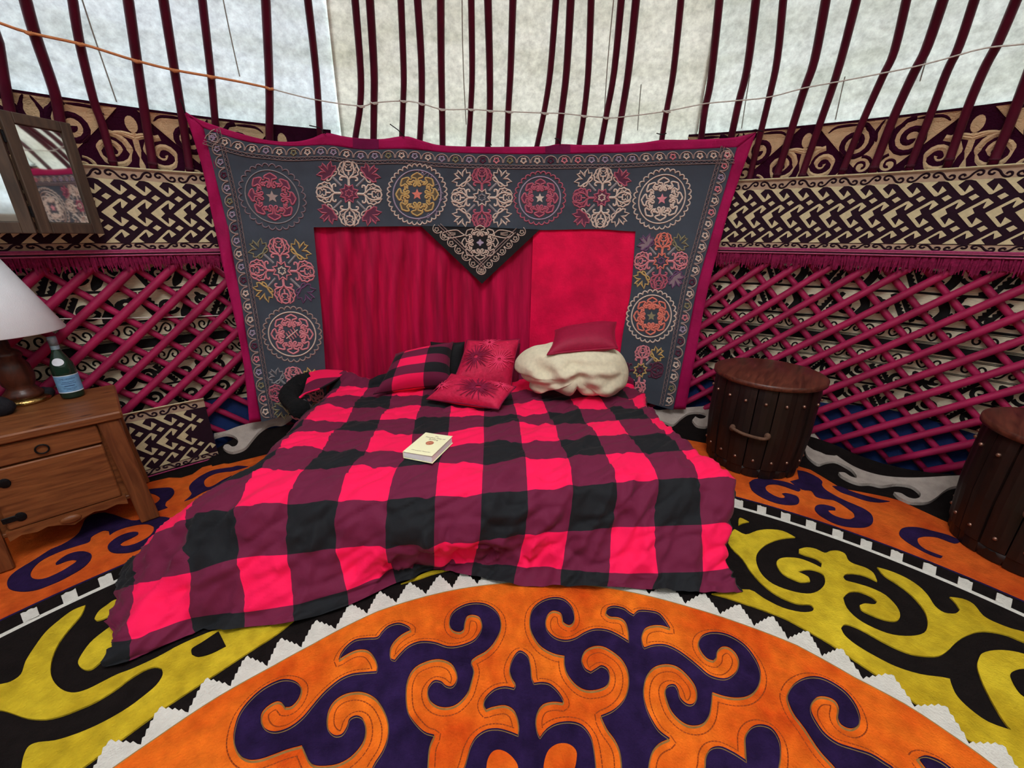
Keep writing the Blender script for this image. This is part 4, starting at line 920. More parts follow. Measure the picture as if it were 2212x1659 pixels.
letters(E, '18', 900, 376, 8.5, 1.6, 10, 8); letters(E, '/II', 914, 379, 6.5, 2.6, 10, 22)
letters(E, '1953', 937, 397, 3.8, 10.5, 11, 68); letters(E, 'ЖОУ', 948, 456, -18, 7, 10, 200)
E.build()
flower(1041, 427, 67, 66, ('rose', c_, 'rose', c_), (c_,) * 4, c_, 'grey', fills=FL).build()
medallion(1166, 428, 56, 58, 'rose', 'lilac', 'rose', 'cream', 'plum', kx=2)[0].build()
flower(1300, 427, 64, 66, (c_, c_, c_, 'rose'), ('rose', c_, 'rose', c_), 'rose', 'cream', kx=4, ky=-1, fills=FL).build()
medallion(1430, 430, 63, 66, 'cream', 'cream', 'cream', 'pink', None, n=30, kx=6, ky=-4)[0].build()
flower(609, 585, 71, 72, (p_,) * 4, ('gold', 'mauve', 'gold', 'olive'), 'pink', 'cream', kx=-9, ky=2, fills={}).build()
medallion(631, 722, 64, 60, 'tan', 'cream', 'pink', None, None, kx=-4, sheaf=True)[0].build()
flower(640, 850, 60, 58, (p_, p_, p_, 'rose'), ('gold', 'olive', 'olive', 'grey'), 'pink', 'cream', kx=-8, skip=()).build()
flower(1428, 564, 58, 62, ('coral', p_, 'rose', p_), ('olive', 'mauve', 'gold', 'mauve'), 'coral', 'mauve', kx=7, fills={'mauve': 'dim'}).build()
medallion(1407, 683, 54, 57, 'cream', 'cream', 'coral', 'olive', None, kx=3)[0].build()
flower(1383, 800, 50, 54, (p_, 'plum', p_, 'plum'), ('gold', None, None, None), 'gold', 'plum', kx=7, fills={}).build()
# ---- running borders
def border_run(base, inward, L_, name, cols, d0=4, d1=19, df=14, dc=(24, 31), rf=6.2):
    P = smooth_open(base, 8); d = np.r_[0, np.cumsum(np.hypot(*np.diff(P, axis=0).T))]
    def at(s, dd):
        x = np.interp(s, d, P[:, 0]); y = np.interp(s, d, P[:, 1]); x2 = np.interp(s + 2, d, P[:, 0]); y2 = np.interp(s + 2, d, P[:, 1]); x1 = np.interp(s - 2, d, P[:, 0]); y1 = np.interp(s - 2, d, P[:, 1])
        t = np.array([x2 - x1, y2 - y1]); t /= max(1e-6, np.hypot(*t)); n_ = np.array([-t[1], t[0]]) * inward
        return (x + n_[0] * dd, y + n_[1] * dd)
    n = max(1, int(round((d[-1] - 8) / L_))); st = (d[-1] - 8) / n
    E = Emb(name, 'row of embroidered scallops with small flowers')
    rnd = random.Random(len(base) * 7 + int(base[0][0]))
    for k in range(n):
        s0 = 4 + k * st
        arch = [at(s0 + st * .04, d1)] + [at(s0 + st * (.5 - .47 * math.cos(math.pi * q / 8)), d1 - (d1 - d0) * math.sin(math.pi * q / 8) ** .8) for q in range(9)] + [at(s0 + st * .96, d1)]
        E.st(np.array(arch), W * .75, 'tan')
        cc = rnd.choice(cols); x, y = at(s0 + st / 2, df)
        E.st(np.array([(x + p[0], y + p[1]) for p in lobes(rf * .82, 5, .26, 25)]), W * .8, cc, True)
    zz = []
    for q, dd in enumerate(dc): E.st(np.array([at(s, dd) for s in np.linspace(3, d[-1] - 3, int(d[-1] / 8))]), 1.5, 'tan')
    m = int(d[-1] / 5.5)
    E.st(np.array([at(3 + (d[-1] - 6) * k / m, dc[0] + (dc[1] - dc[0]) * (.15 if k % 2 else .85)) for k in range(m + 1)]), 1.7, 'dim')
    E.build()
cols = ['cream', 'cream', 'lilac', 'olive', 'plum', 'pink', 'cream', 'lilac']
border_run(GR_T, 1, 29, 'scallop_border', cols)
border_run(GR_L, -1, 29, 'scallop_border', cols, df=13, dc=(23, 30), d0=3)
border_run(GR_R, 1, 26, 'scallop_border', cols, df=13, dc=(24, 31), d0=4)
# ---- pendant triangle
pend = Orn(22).poly([(909, 488), (1040, 491), (1166, 496), (1105, 553), (1041, 613), (975, 550)], .016, .008).build('pendant_triangle', M_BLK, map_h); adopt(pend, hang); pend['label'] = 'black embroidered triangle'
class EmbP(Emb):
    def st(s, P, w, c, closed=False): s.o.setdefault(c, Orn()).stroke(P, w, .0205, .016, closed=closed)
    def fill(s, P, c): s.o.setdefault(c, Orn()).poly(P, .0185, .016)
E = EmbP('pendant_embroidery', 'cream embroidery on the black triangle'); f = tf(1037, 524, 50, 47)
rosette(E, f, 'cream', 1.1, None, 8, 2.6)
E.fill(f(lobes(.12, 4, .3)), 'lilac')
for sg, cx in ((-1, 978), (1, 1087)):
    lf = [(cx + sg * -18, 503), (cx + sg * -8, 497), (cx + sg * 14, 500), (cx + sg * 22, 506), (cx + sg * 8, 514), (cx + sg * -10, 512)]
    E.st(smooth_open([(cx - sg * 26, 508)] + [(x, y) for x, y in lf] + [(cx - sg * 26, 508)], 3), 2.4, 'cream')
    for q in (-4, 0, 4): E.st(np.array([(cx - sg * 6, 505 + q * .5), (cx + sg * 10, 506 + q)]), 1.3, 'cream')
for a, b in (((930, 494), (1040, 598)), ((1040, 598), (1140, 500))):
    a = np.array(a, float); b = np.array(b, float); t = (b - a) / np.hypot(*(b - a)); n_ = np.array([t[1], -t[0]]); L_ = np.hypot(*(b - a)); m = 7; s = L_ / m
    E.st(np.array([a + n_ * 17 + t * q for q in np.linspace(6, L_ - 6 if a[0] < 1000 else L_ - 20, 12)]), 2.0, 'tan'); E.st(np.array([a + n_ * 22 + t * q for q in np.linspace(8, L_ - 12, 12)]), 2.0, 'tan')
    for k in range(m):
        P = [a + t * (s * (k + .5 - .47 * math.cos(math.pi * q / 8))) + n_ * (13 - 12.5 * math.sin(math.pi * q / 8) ** .8) for q in range(9)]
        E.st(np.array(P), 2.0, 'cream'); c = a + t * s * (k + .5) + n_ * 8
        E.st(np.array([(c[0] + p[0], c[1] + p[1]) for p in lobes(3.9, 5, .25, 20)]), 1.7, 'cream', True)
E.build()
# ---- ties holding the hanging to the poles
for P in ([(388, 213), (393, 222), (400, 245)], [(668, 271), (690, 276), (704, 289)], [(842, 268), (860, 281), (874, 296)], [(1049, 308), (1056, 306), (1062, 314)], [(1198, 299), (1206, 301), (1211, 312)], [(1418, 288), (1430, 291), (1440, 288)], [(1618, 284), (1632, 280), (1648, 284)]):
    q = [Vector(p) for p in map_h(np.array(P, float), np.full(len(P), .012))]
    adopt(MB().tube(q, .0028, 5).build('tie', mat('black_tie', (20, 18, 20), var=0), None, True), hang)
# ================================================================== BED
bed = empty('bed', (-.15, 1.95, 0)); tag(bed, 'low black bed base with mattress under the checked duvet', 'bed')
BBLK = mat('bed_black', (20, 19, 22), rough=0.8, var=0.15, scale=20); 
def slab(quad, z0, z1, name, m, parent):
    V = [(x, y, z) for z in (z0, z1) for x, y in quad]
    F = [(3, 2, 1, 0), (4, 5, 6, 7)] + [(i, (i + 1) % 4, (i + 1) % 4 + 4, i + 4) for i in range(4)]
    o = link(name, V, F, m); adopt(o, parent); b = o.modifiers.new('round', 'BEVEL'); b.width = .03; b.segments = 3; return o
slab([(-1.08, 1.42), (.74, 1.52), (.62, 2.40), (-1.04, 2.40)], .018, .14, 'base', BBLK, bed)
slab([(-1.08, 1.42), (.76, 1.52), (.64, 2.40), (-1.04, 2.40)], .14, .315, 'mattress', BBLK, bed)
# ---- duvet: a net of the check lines, each where it lies
def plaid(name, red, mid, blk):
    m = bpy.data.materials.new(name); m.use_nodes = True; nt = m.node_tree; N = nt.nodes; L = nt.links; b = N['Principled BSDF']
    b.inputs['Roughness'].default_value = 0.8; b.inputs['Specular IOR Level'].default_value = 0.25
    b.inputs['Sheen Weight'].default_value = 0.04
    uv = N.new('ShaderNodeUVMap'); sp = N.new('ShaderNodeSeparateXYZ'); L.new(uv.outputs[0], sp.inputs[0])
    def odd(sock):
        h = N.new('ShaderNodeMath'); h.operation = 'MULTIPLY'; h.inputs[1].default_value = .5; L.new(sock, h.inputs[0])
        f = N.new('ShaderNodeMath'); f.operation = 'FRACT'; L.new(h.outputs[0], f.inputs[0])
        g = N.new('ShaderNodeMath'); g.operation = 'GREATER_THAN'; g.inputs[1].default_value = .5; L.new(f.outputs[0], g.inputs[0]); return g.outputs[0]
    a, c = odd(sp.outputs[0]), odd(sp.outputs[1])
    s = N.new('ShaderNodeMath'); s.operation = 'ADD'; L.new(a, s.inputs[0]); L.new(c, s.inputs[1])
    h = N.new('ShaderNodeMath'); h.operation = 'MULTIPLY'; h.inputs[1].default_value = .5; L.new(s.outputs[0], h.inputs[0])
    r = N.new('ShaderNodeValToRGB'); r.color_ramp.interpolation = 'CONSTANT'; e = r.color_ramp.elements
    e[0].position = 0; e[0].color = lin(blk) + (1,); e[1].position = .25; e[1].color = lin(mid) + (1,); k = e.new(.75); k.color = lin(red) + (1,)
    L.new(h.outputs[0], r.inputs[0])
    n = N.new('ShaderNodeTexNoise'); n.inputs['Scale'].default_value = 260; n.inputs['Detail'].default_value = 2
    tc = N.new('ShaderNodeTexCoord'); L.new(tc.outputs['Object'], n.inputs['Vector'])
    bp = N.new('ShaderNodeBump'); bp.inputs['Strength'].default_value = .12; bp.inputs['Distance'].default_value = .004; L.new(n.outputs['Fac'], bp.inputs['Height'])
    L.new(r.outputs[0], b.inputs['Base Color']); L.new(bp.outputs[0], b.inputs['Normal']); MATS[name] = m; return m
PLAID = plaid('duvet_check', (248, 12, 80), (104, 20, 54), (20, 20, 24))
COLS = 's t u v w x y z a b c d e f g h'.split()
def g_(x, y): return ZG([(x, y)])[0]
def z_(x, y): return ZZ([(x, y)])[0]
def e_(x, y): return ZE([(x, y)])[0]
ZT = {-3: .46, -2: .43, -1: .385, 0: .37, 1: .365, 2: .365, 3: .365, 4: .365, 5: .36, 6: .325, 7: .19, 8: .055, 9: .02}
NET = {c: {} for c in COLS}
NET['a'] = {2: g_(157, 150), 3: g_(155, 218), 4: g_(157, 322), 5: g_(150, 482), 6: g_(140, 722), 7: g_(120, 1058), 8: g_(80, 1222), 9: g_(62, 1325)}
NET['b'] = {1: g_(378, 42), 2: g_(403, 132), 3: g_(420, 182), 4: g_(440, 328), 5: g_(466, 455), 6: g_(481, 692), 7: g_(463, 1015), 8: g_(405, 1250), 9: g_(380, 1395)}
NET['c'] = {1: g_(597, 25), 2: g_(632, 108), 3: g_(683, 195), 4: g_(722, 325), 5: g_(783, 440), 6: g_(812, 665), 7: g_(790, 1000), 8: g_(735, 1272), 9: g_(725, 1408)}
NET['d'] = {1: g_(805, 5), 2: g_(868, 92), 3: g_(922, 180), 4: g_(1003, 290), 5: g_(1065, 428), 6: g_(1138, 642), 7: g_(1110, 965), 8: g_(1087, 1300), 9: g_(1073, 1405)}
NET['e'] = {1: g_(1015, -5), 2: g_(1085, 80), 3: g_(1150, 165), 4: g_(1235, 283), 5: g_(1345, 408), 6: g_(1450, 612), 7: g_(1420, 957), 8: g_(1432, 1302), 9: g_(1408, 1432)}
NET['f'] = {1: g_(1240, -8), 2: g_(1310, 72), 3: g_(1395, 160), 4: g_(1515, 265), 5: g_(1635, 393), 6: g_(1760, 598), 7: g_(1770, 945), 8: g_(1785, 1295), 9: g_(1758, 1455)}
NET['z'] = {0: (976, 851), 1: z_(1035, 552), 2: z_(1027, 615), 3: z_(1020, 699), 4: z_(1002, 795), 5: z_(965, 882), 6: z_(942, 1088), 7: z_(935, 1366), 8: z_(935, 1484), 9: z_(930, 1526)}
NET['y'] = {0: (913, 855), 1: z_(855, 549), 2: z_(825, 617), 3: z_(805, 712), 4: z_(790, 820), 5: z_(715, 912), 6: z_(655, 1106), 7: z_(650, 1388), 8: z_(692, 1535), 9: z_(708, 1602)}
NET['x'] = {0: (846, 856), 1: z_(660, 549), 2: z_(610, 630), 3: z_(583, 697), 4: z_(525, 815), 5: z_(445, 903), 6: z_(360, 1115), 7: (727, 1184), 8: (749, 1274), 9: (753, 1307)}
NET['w'] = {-2: (800, 815), -1: (795, 839), 0: (780, 857), 1: z_(450, 555), 2: z_(410, 637), 3: z_(338, 697), 4: z_(268, 808), 5: (658, 1018), 6: (621, 1090), 7: (624, 1197), 8: (635, 1306), 9: (638, 1342)}
NET['v'] = {-2: (739, 807), -1: (735, 836), 0: (706, 861), 1: z_(232, 555), 2: z_(165, 640), 3: (630, 937), 4: (601, 973), 5: (554, 1016), 6: (511, 1098), 7: (520, 1205), 8: (529, 1322), 9: (530, 1354)}
N3 = {c: {} for c in COLS}
for c in COLS:
    for r, p in NET[c].items(): N3[c][r] = onz1(p[0], p[1], ZT[r])
for c in 'x y z a b c d e f'.split():               # head rows hidden under the pillows: continue the cloth
    rr_ = sorted(N3[c]); r = rr_[0]; step = N3[c][r] - N3[c][r + 1]; step.z = 0
    lim = 2.50 if c not in 'ef' else 2.42
    while r > -2:
        q = N3[c][r] + step; q.y = min(q.y, lim - .001 * (r + 3)); q.z = ZT[r - 1]; r -= 1; N3[c][r] = q
for c in COLS:                                         # the row beyond the head edge turns down behind the mattress
    if -2 in N3[c] and -3 not in N3[c]: q = N3[c][-2].copy(); q.y += .03; q.z -= .09; N3[c][-3] = q
U3 = {5: (onz1(*e_(650, 505), .27)), 6: onz1(402, 1123, .265), 7: onz1(416, 1237, .16), 8: onz1(412, 1336, .05), 9: onz1(421, 1368, .02)}
T3 = {5: onz1(*e_(545, 640), .13), 6: onz1(*e_(262, 862), .13), 7: onz1(293, 1264, .10), 8: onz1(288, 1383, .05), 9: onz1(281, 1427, .015)}
S3 = {5: onz1(*e_(510, 690), .02), 6: onz1(*e_(215, 925), .03), 7: onz1(*e_(110, 1120), .03), 8: onz1(*e_(82, 1450), .025), 9: onz1(*e_(15, 1610), .012)}
N3['u'].update(U3); N3['t'].update(T3); N3['s'].update(S3)
for r in range(-3, 5):                                 # left flank of the bed
    v = N3['v'][r]; ex = -.085
    N3['u'][r] = Vector((v.x - .125, v.y - .01, .25)); N3['t'][r] = Vector((v.x - .15, v.y - .02, .10)); N3['s'][r] = Vector((v.x - .18, v.y - .03, .02))
GE = {1: (1360, -15), 2: (1375, 68), 3: (1472, 160), 4: (1582, 262), 5: (1748, 398), 6: (2014, 625), 7: (1985, 945), 8: (1968, 1270), 9: (2083, 1448)}
for r, p in GE.items():
    q = ZG([p])[0]; N3['g'][r] = onz1(q[0], q[1], {6: .29, 7: .18, 8: .06, 9: .015}.get(r, .335))
for r in (0, -1, -2, -3): q = N3['f'][r]; N3['g'][r] = q + Vector((.10, 0, -.03))
for r in range(-3, 10):
    q = N3['g'][r]; N3['h'][r] = Vector((q.x + .02 - (.05 if r > 5 else 0), q.y + .03, max(.02, q.z - .16)))
ROWS = list(range(-3, 10)); nc, nr = len(COLS), len(ROWS)
C3 = np.array([[list(N3[c][r]) for c in COLS] for r in ROWS])
def cr_axis(A, sub):
    n = len(A); out = []
    for i in range(n - 1):
        p0 = A[max(i - 1, 0)]; p1 = A[i]; p2 = A[i + 1]; p3 = A[min(i + 2, n - 1)]
        for k in range(sub):
            t = k / sub; out.append(.5 * (2 * p1 + (p2 - p0) * t + (2 * p0 - 5 * p1 + 4 * p2 - p3) * t * t + (-p0 + 3 * p1 - 3 * p2 + p3) * t ** 3))
    out.append(A[-1]); return np.array(out)
SUB = 18
G1 = cr_axis(C3, SUB); G2 = np.swapaxes(cr_axis(np.swapaxes(G1, 0, 1), SUB), 0, 1)
hR, hC = G2.shape[:2]
dx = np.gradient(G2, axis=1); dy = np.gradient(G2, axis=0); nn = np.cross(dy, dx); nn /= np.maximum(np.linalg.norm(nn, axis=2), 1e-9)[..., None]
nn *= np.where(nn[..., 2:3] < -0.2, -1, 1)
for i in range(hR):
    for j in range(hC):
        p = G2[i, j]; u = j / SUB; v = i / SUB - 3
        q = Vector((p[0] * 1.0, p[1] * 1.0, p[2]))
        a = noise.noise(Vector(((q.x - q.y * .8) * 9, (q.x * .5 + q.y) * 2.6, q.z * 5)))            # long diagonal folds
        b = noise.noise(Vector((q.x * 5 + 3, q.y * 5, q.z * 5)))
        d = noise.noise(Vector(((q.x - q.y) * 24, (q.x + q.y) * 8 + 7, q.z * 14)))
        amp = (.011 * a + .009 * b + .004 * d)
        ridge = 1 - abs(noise.noise(Vector(((q.x - q.y * .9) * 5.5 + 11, (q.x + q.y) * 1.7, q.z * 3)))) * 3
        if ridge > 0: amp += .012 * ridge ** 2
        crs = 1 - abs(noise.noise(Vector(((q.x * .6 - q.y * 1.1) * 13 + 4, (q.x + q.y * .5) * 3.5, q.z * 9)))) * 5
        if crs > 0: amp -= .010 * crs
        c2_ = 1 - abs(noise.noise(Vector(((q.x * .9 - q.y * .7) * 26 + 31, (q.x * .8 + q.y) * 7, q.z * 20)))) * 4
        if c2_ > 0: amp += .0035 * c2_
        if v > 5.3:                                                            # the front drop hangs in steeper folds
            w_ = min(1, (v - 5.3) / 1.0); amp *= 1 + .3 * w_
            fr_ = 1 - abs(noise.noise(Vector((q.x * 7.5 - q.z * 5 + 20, q.z * 2.2, 3)))) * 3.2
            if fr_ > 0: amp += .016 * w_ * fr_ ** 1.5
            amp += .010 * w_ * noise.noise(Vector((q.x * 15 + q.z * 9, q.z * 16 - q.x * 4, 9)))
        amp *= min(1, .25 + max(0, math.hypot(q.x + .37, q.y - 1.62) - .12) / .12)      # pressed flat under the book
        G2[i, j] = p + nn[i, j] * amp
        if G2[i, j, 2] < .016: G2[i, j, 2] = .016
UVS = []; VV = []
for i in range(hR):
    for j in range(hC):
        VV.append(G2[i, j]); UVS.append((j / SUB, i / SUB - 3 + 40))
FF = [(i * hC + j, (i + 1) * hC + j, (i + 1) * hC + j + 1, i * hC + j + 1) for i in range(hR - 1) for j in range(hC - 1)]
duv = link('duvet', VV, FF, PLAID, None, True, UVS)
tag(duv, 'red and black checked duvet spread over the bed and trailing on the rug', 'duvet')

# ---- pillows
def pillow(name, label, cor, thick, m, cat='pillow', group=None, uvr=None, nu=22, nv=18, pinch=.05, seam=None, noiseamp=.006, seed=0):
    TL, TR, BR, BL = [Vector(c) for c in cor]; ctr = (TL + TR + BR + BL) / 4
    nrm = ((TR - TL) + (BR - BL)).cross((BL - TL) + (BR - TR)).normalized()
    if nrm.y > 0: nrm = -nrm
    V = []; UV = []; F = []
    for side in (1, -1):
        for j in range(nv + 1):
            for i in range(nu + 1):
                u = i / nu; v = j / nv; uu = 2 * u - 1; vv = 2 * v - 1
                # corners stay out, edges draw in a little
                ku = uu * (1 - pinch * (1 - abs(vv) ** 2.2) * abs(uu)); kv = vv * (1 - pinch * (1 - abs(uu) ** 2.2) * abs(vv))
                a, b = (ku + 1) / 2, (kv + 1) / 2
                p = TL.lerp(TR, a).lerp(BL.lerp(BR, a), b)
                bul = ((1 - abs(uu) ** 2.6) * (1 - abs(vv) ** 2.6)) ** .55
                q = noise.noise(p * 9 + Vector((seed, seed, side))) * noiseamp * (.3 + bul)
                V.append(p + nrm * (side * (bul * thick / 2 + .004) + q)); UV.append((uvr[0] + (uvr[2] - uvr[0]) * u, uvr[1] + (uvr[3] - uvr[1]) * v) if uvr else (u, v))
    n1 = nu + 1; off = n1 * (nv + 1)
    for j in range(nv):
        for i in range(nu):
            a = j * n1 + i; F.append((a, a + n1, a + n1 + 1, a + 1)); F.append((off + a, off + a + 1, off + a + n1 + 1, off + a + n1))
    edge = [i for i in range(n1)] + [j * n1 + nu for j in range(1, nv + 1)] + [nv * n1 + i for i in range(nu - 1, -1, -1)] + [j * n1 for j in range(nv - 1, 0, -1)]
    for k in range(len(edge)): a, b = edge[k], edge[(k + 1) % len(edge)]; F.append((a, b, b + off, a + off))
    e = empty(name, tuple(ctr)); tag(e, label, cat, group)
    o = link('cover', [Vector(v) - ctr for v in V], F, m, e, True, UV)
    if seam: MB().tube([Vector(V[i]) * .5 + Vector(V[i + off]) * .5 - ctr for i in edge + [edge[0]]], .005, 6, caps=False).build('piping', seam, e, True)
    P_ = lambda u, v, h: TL.lerp(TR, u).lerp(BL.lerp(BR, u), v) + nrm * ((((1 - abs(2 * u - 1) ** 2.6) * (1 - abs(2 * v - 1) ** 2.6)) ** .55) * thick / 2 + .006 + h) - ctr
    return e, P_
D_ = ondepth
pillow('pillow', 'checked pillow propped against the crimson velvet', [D_(855, 765, 2.42), D_(980, 738, 2.47), D_(976, 832, 2.28), D_(806, 852, 2.17)], .19, PLAID, group='pillows on the bed', uvr=(0.45, 1.0, 2.9, 6.0), seed=1, pinch=.09)
pillow('pillow', 'black pillow half hidden behind the checked pillow', [D_(930, 738, 2.53), D_(1004, 738, 2.53), D_(1000, 835, 2.46), D_(930, 835, 2.46)], .12, BBLK, group='pillows on the bed', seed=2)
pillow('pillow', 'dark wine pillow half hidden behind the upright cushion', [D_(1030, 745, 2.55), D_(1124, 742, 2.55), D_(1122, 848, 2.42), D_(1030, 848, 2.42)], .10, mat('wine_cotton', (96, 8, 38), var=.15), group='pillows on the bed', seed=3)
CRIM = mat('cushion_crimson', (196, 22, 66), rough=.7, var=.16, scale=30, bump=.35, bscale=60, sheen=.4); CRIMD = mat('cushion_wine', (122, 8, 50), var=.15, scale=30)
CRIML = mat('cushion_rose_thread', (222, 50, 92), var=.1)
def starburst(P_, e, u0, v0, r, n, m, asp=1.0, fan=(0, 360), seed=0):
    rnd = random.Random(seed); V = []; F = []
    for k in range(n):
        g = math.radians(fan[0] + (fan[1] - fan[0]) * k / n + rnd.uniform(-4, 4)); R = r * rnd.uniform(.7, 1.05); w = .011
        q = [(u0 + .12 * r * math.cos(g) , v0 + .12 * r * asp * math.sin(g)), (u0 + R * math.cos(g), v0 + R * asp * math.sin(g))]
        nx, ny = -math.sin(g) * w, math.cos(g) * w * asp; rows = 6; i0 = len(V)
        for t in range(rows + 1):
            f = t / rows; uu = q[0][0] + (q[1][0] - q[0][0]) * f; vv = q[0][1] + (q[1][1] - q[0][1]) * f; s = 1 - .5 * f
            for sg in (-1, 1): V.append(P_(min(.97, max(.03, uu + sg * nx * s)), min(.97, max(.03, vv + sg * ny * s)), .004))
        for t in range(rows): a = i0 + 2 * t; F.append((a, a + 1, a + 3, a + 2))
    link('starburst', V, F, m, e)
e, P_ = pillow('cushion', 'crimson cushion with feathery starbursts standing upright behind another', [D_(1010, 735, 2.46), D_(1122, 733, 2.47), D_(1104, 842, 2.30), D_(972, 838, 2.26)], .13, CRIM, 'cushion', 'crimson cushions', pinch=.06, seed=4, seam=CRIMD)
starburst(P_, e, .28, .42, .30, 26, CRIMD, seed=1); starburst(P_, e, .70, .48, .26, 22, CRIML, seed=2); starburst(P_, e, .45, .12, .2, 18, CRIML, seed=3)
e, P_ = pillow('cushion', 'crimson cushion with dark starburst lying on the duvet', [onz1(975, 808, .50), onz1(1114, 836, .47), onz1(1077, 884, .40), onz1(922, 862, .40)], .10, CRIM, 'cushion', 'crimson cushions', pinch=.05, seed=5, seam=CRIMD)
starburst(P_, e, .62, .52, .34, 34, CRIMD, 1.2, seed=4); starburst(P_, e, .85, .2, .2, 16, CRIML, seed=5); starburst(P_, e, .1, .6, .2, 16, CRIML, seed=6)
WINE = mat('cushion_plain_wine', (150, 10, 52), rough=.6, var=.1, scale=60, bump=.2, bscale=400, sheen=.2)
e, P_ = pillow('cushion', 'plain dark red cushion resting on the crumpled linen', [D_(1200, 714, 2.36), D_(1331, 696, 2.40), D_(1334, 752, 2.16), D_(1182, 766, 2.12)], .12, WINE, 'cushion', pinch=.08, seed=6, seam=WINE)
# crumpled linen bundle
LINEN = mat('linen', (214, 200, 172), rough=.9, var=.08, scale=50, bump=.25, bscale=300)
OUTL = zoomf(1060, 660, 3.175)([(440, 250), (560, 262), (700, 270), (850, 300), (905, 345), (940, 420), (945, 470), (930, 530), (895, 565), (850, 600), (800, 617), (755, 600), (700, 602), (620, 590), (575, 545), (550, 580), (520, 606), (470, 590), (400, 560), (340, 560), (290, 585), (265, 560), (270, 520), (215, 490), (200, 455), (168, 440), (165, 400), (180, 360), (230, 310), (300, 275), (370, 265)])
OUTL = smooth_closed(OUTL, 3); c2 = np.array([1236., 800.]); YB = 2.24; cW = D_(c2[0], c2[1], YB); no, nr_ = len(OUTL), 26; V = []; F = []
EP = np.array([list(D_(x, y, YB) - cW) for x, y in OUTL])
def bundle_fold(x, z):
    f = 0
    for (ax, az), (bx, bz), wd, hh in (((-.09, .06), (.02, -.14), .04, .042), ((-.02, .045), (.22, .03), .018, .018), ((-.25, .03), (-.06, -.09), .028, .028), ((.05, -.13), (.26, -.06), .025, .022), ((-.22, -.02), (-.02, .04), .02, .016), ((.08, .0), (.20, -.1), .022, .016), ((-.28, -.06), (-.12, -.13), .02, .02)):
        L2 = (bx - ax) ** 2 + (bz - az) ** 2; t = min(1, max(0, ((x - ax) * (bx - ax) + (z - az) * (bz - az)) / L2)); d_ = math.hypot(x - ax - t * (bx - ax), z - az - t * (bz - az))
        wd *= 1.25; f += hh * .8 * math.exp(-(d_ / wd) ** 2) - hh * .45 * math.exp(-((d_ - wd * 1.6) / (wd * .9)) ** 2)
    return f
for side in (-1, 1):
    for i in range(nr_ + 1):
        rho = i / nr_
        for k in range(no):
            p = Vector(EP[k] * rho); bul = .17 * max(0, 1 - rho ** 2.4) ** .55
            if side < 0:
                bul += bundle_fold(p.x, p.z) * (1 - rho ** 4) + .012 * noise.noise(Vector((p.x * 6, p.z * 6, 3))) + .004 * noise.noise(Vector((p.x * 22 + p.z * 14, p.z * 26, 7)))
                V.append(Vector((p.x, -bul, p.z)))
            else: V.append(Vector((p.x, bul * .55, p.z)))
for sd in (0, 1):
    o_ = sd * no * (nr_ + 1)
    for i in range(nr_):
        for k in range(no):
            a = o_ + i * no + k; b = o_ + i * no + (k + 1) % no
            F.append((a, b, b + no, a + no) if sd else (a, a + no, b + no, b))
V = [Vector((v.x, v.y, max(v.z, .372 - cW.z + .02 * max(0, -v.y) ))) for v in V]
o = link('linen_bundle', V, F, LINEN, None, True); o.location = cW; tag(o, 'crumpled cream linen covered pillow bunched at the head of the bed', 'linen')
# black fleece roll at the head corner and the turned-back corner of the duvet
FUR = mat('black_fleece', (13, 12, 13), rough=1, var=.3, scale=60, bump=1.0, bscale=70)
P = [D_(672, 818, 2.40), D_(648, 828, 2.36), D_(630, 845, 2.30), D_(627, 862, 2.22), D_(640, 878, 2.14), D_(650, 884, 2.08)]
mb = MB(); pp = [Vector(q) for q in smooth_open([list(q) for q in P], 5)]
mb.tube(pp, [.05 + .012 * noise.noise(q * 14) for q in pp], 14)
V = [Vector(v) + Vector((noise.noise(Vector(v) * 40), noise.noise(Vector(v) * 40 + Vector((5, 0, 0))), noise.noise(Vector(v) * 40 + Vector((0, 9, 0))))) * .006 for v in mb.v]
tag(link('fleece_roll', V, mb.f, FUR, None, True), 'black fleece edge rolled up at the head corner beside the hanging', 'blanket')
fold = [[(668, 803), (700, 798), (741, 800)], [(662, 822), (690, 812), (738, 810)], [(655, 845), (676, 830), (720, 822)], [(645, 858), (660, 848), (690, 838)]]
G_ = np.array([[list(D_(x, y, 2.47 - .075 * j - .03 * (2 - i))) for i, (x, y) in enumerate(row)] for j, row in enumerate(fold)])
g1 = cr_axis(G_, 8); g2 = np.swapaxes(cr_axis(np.swapaxes(g1, 0, 1), 8), 0, 1); a, b = g2.shape[:2]
uvs = [(i2 / 8 * .5 + 1.0, j2 / 8 * .62 + 1.15) for j2 in range(a) for i2 in range(b)]
o = link('folded_corner', g2.reshape(-1, 3), [(j * b + i, (j + 1) * b + i, (j + 1) * b + i + 1, j * b + i + 1) for j in range(a - 1) for i in range(b - 1)], PLAID, duv, True, uvs)
s = o.modifiers.new('t', 'SOLIDIFY'); s.thickness = .012

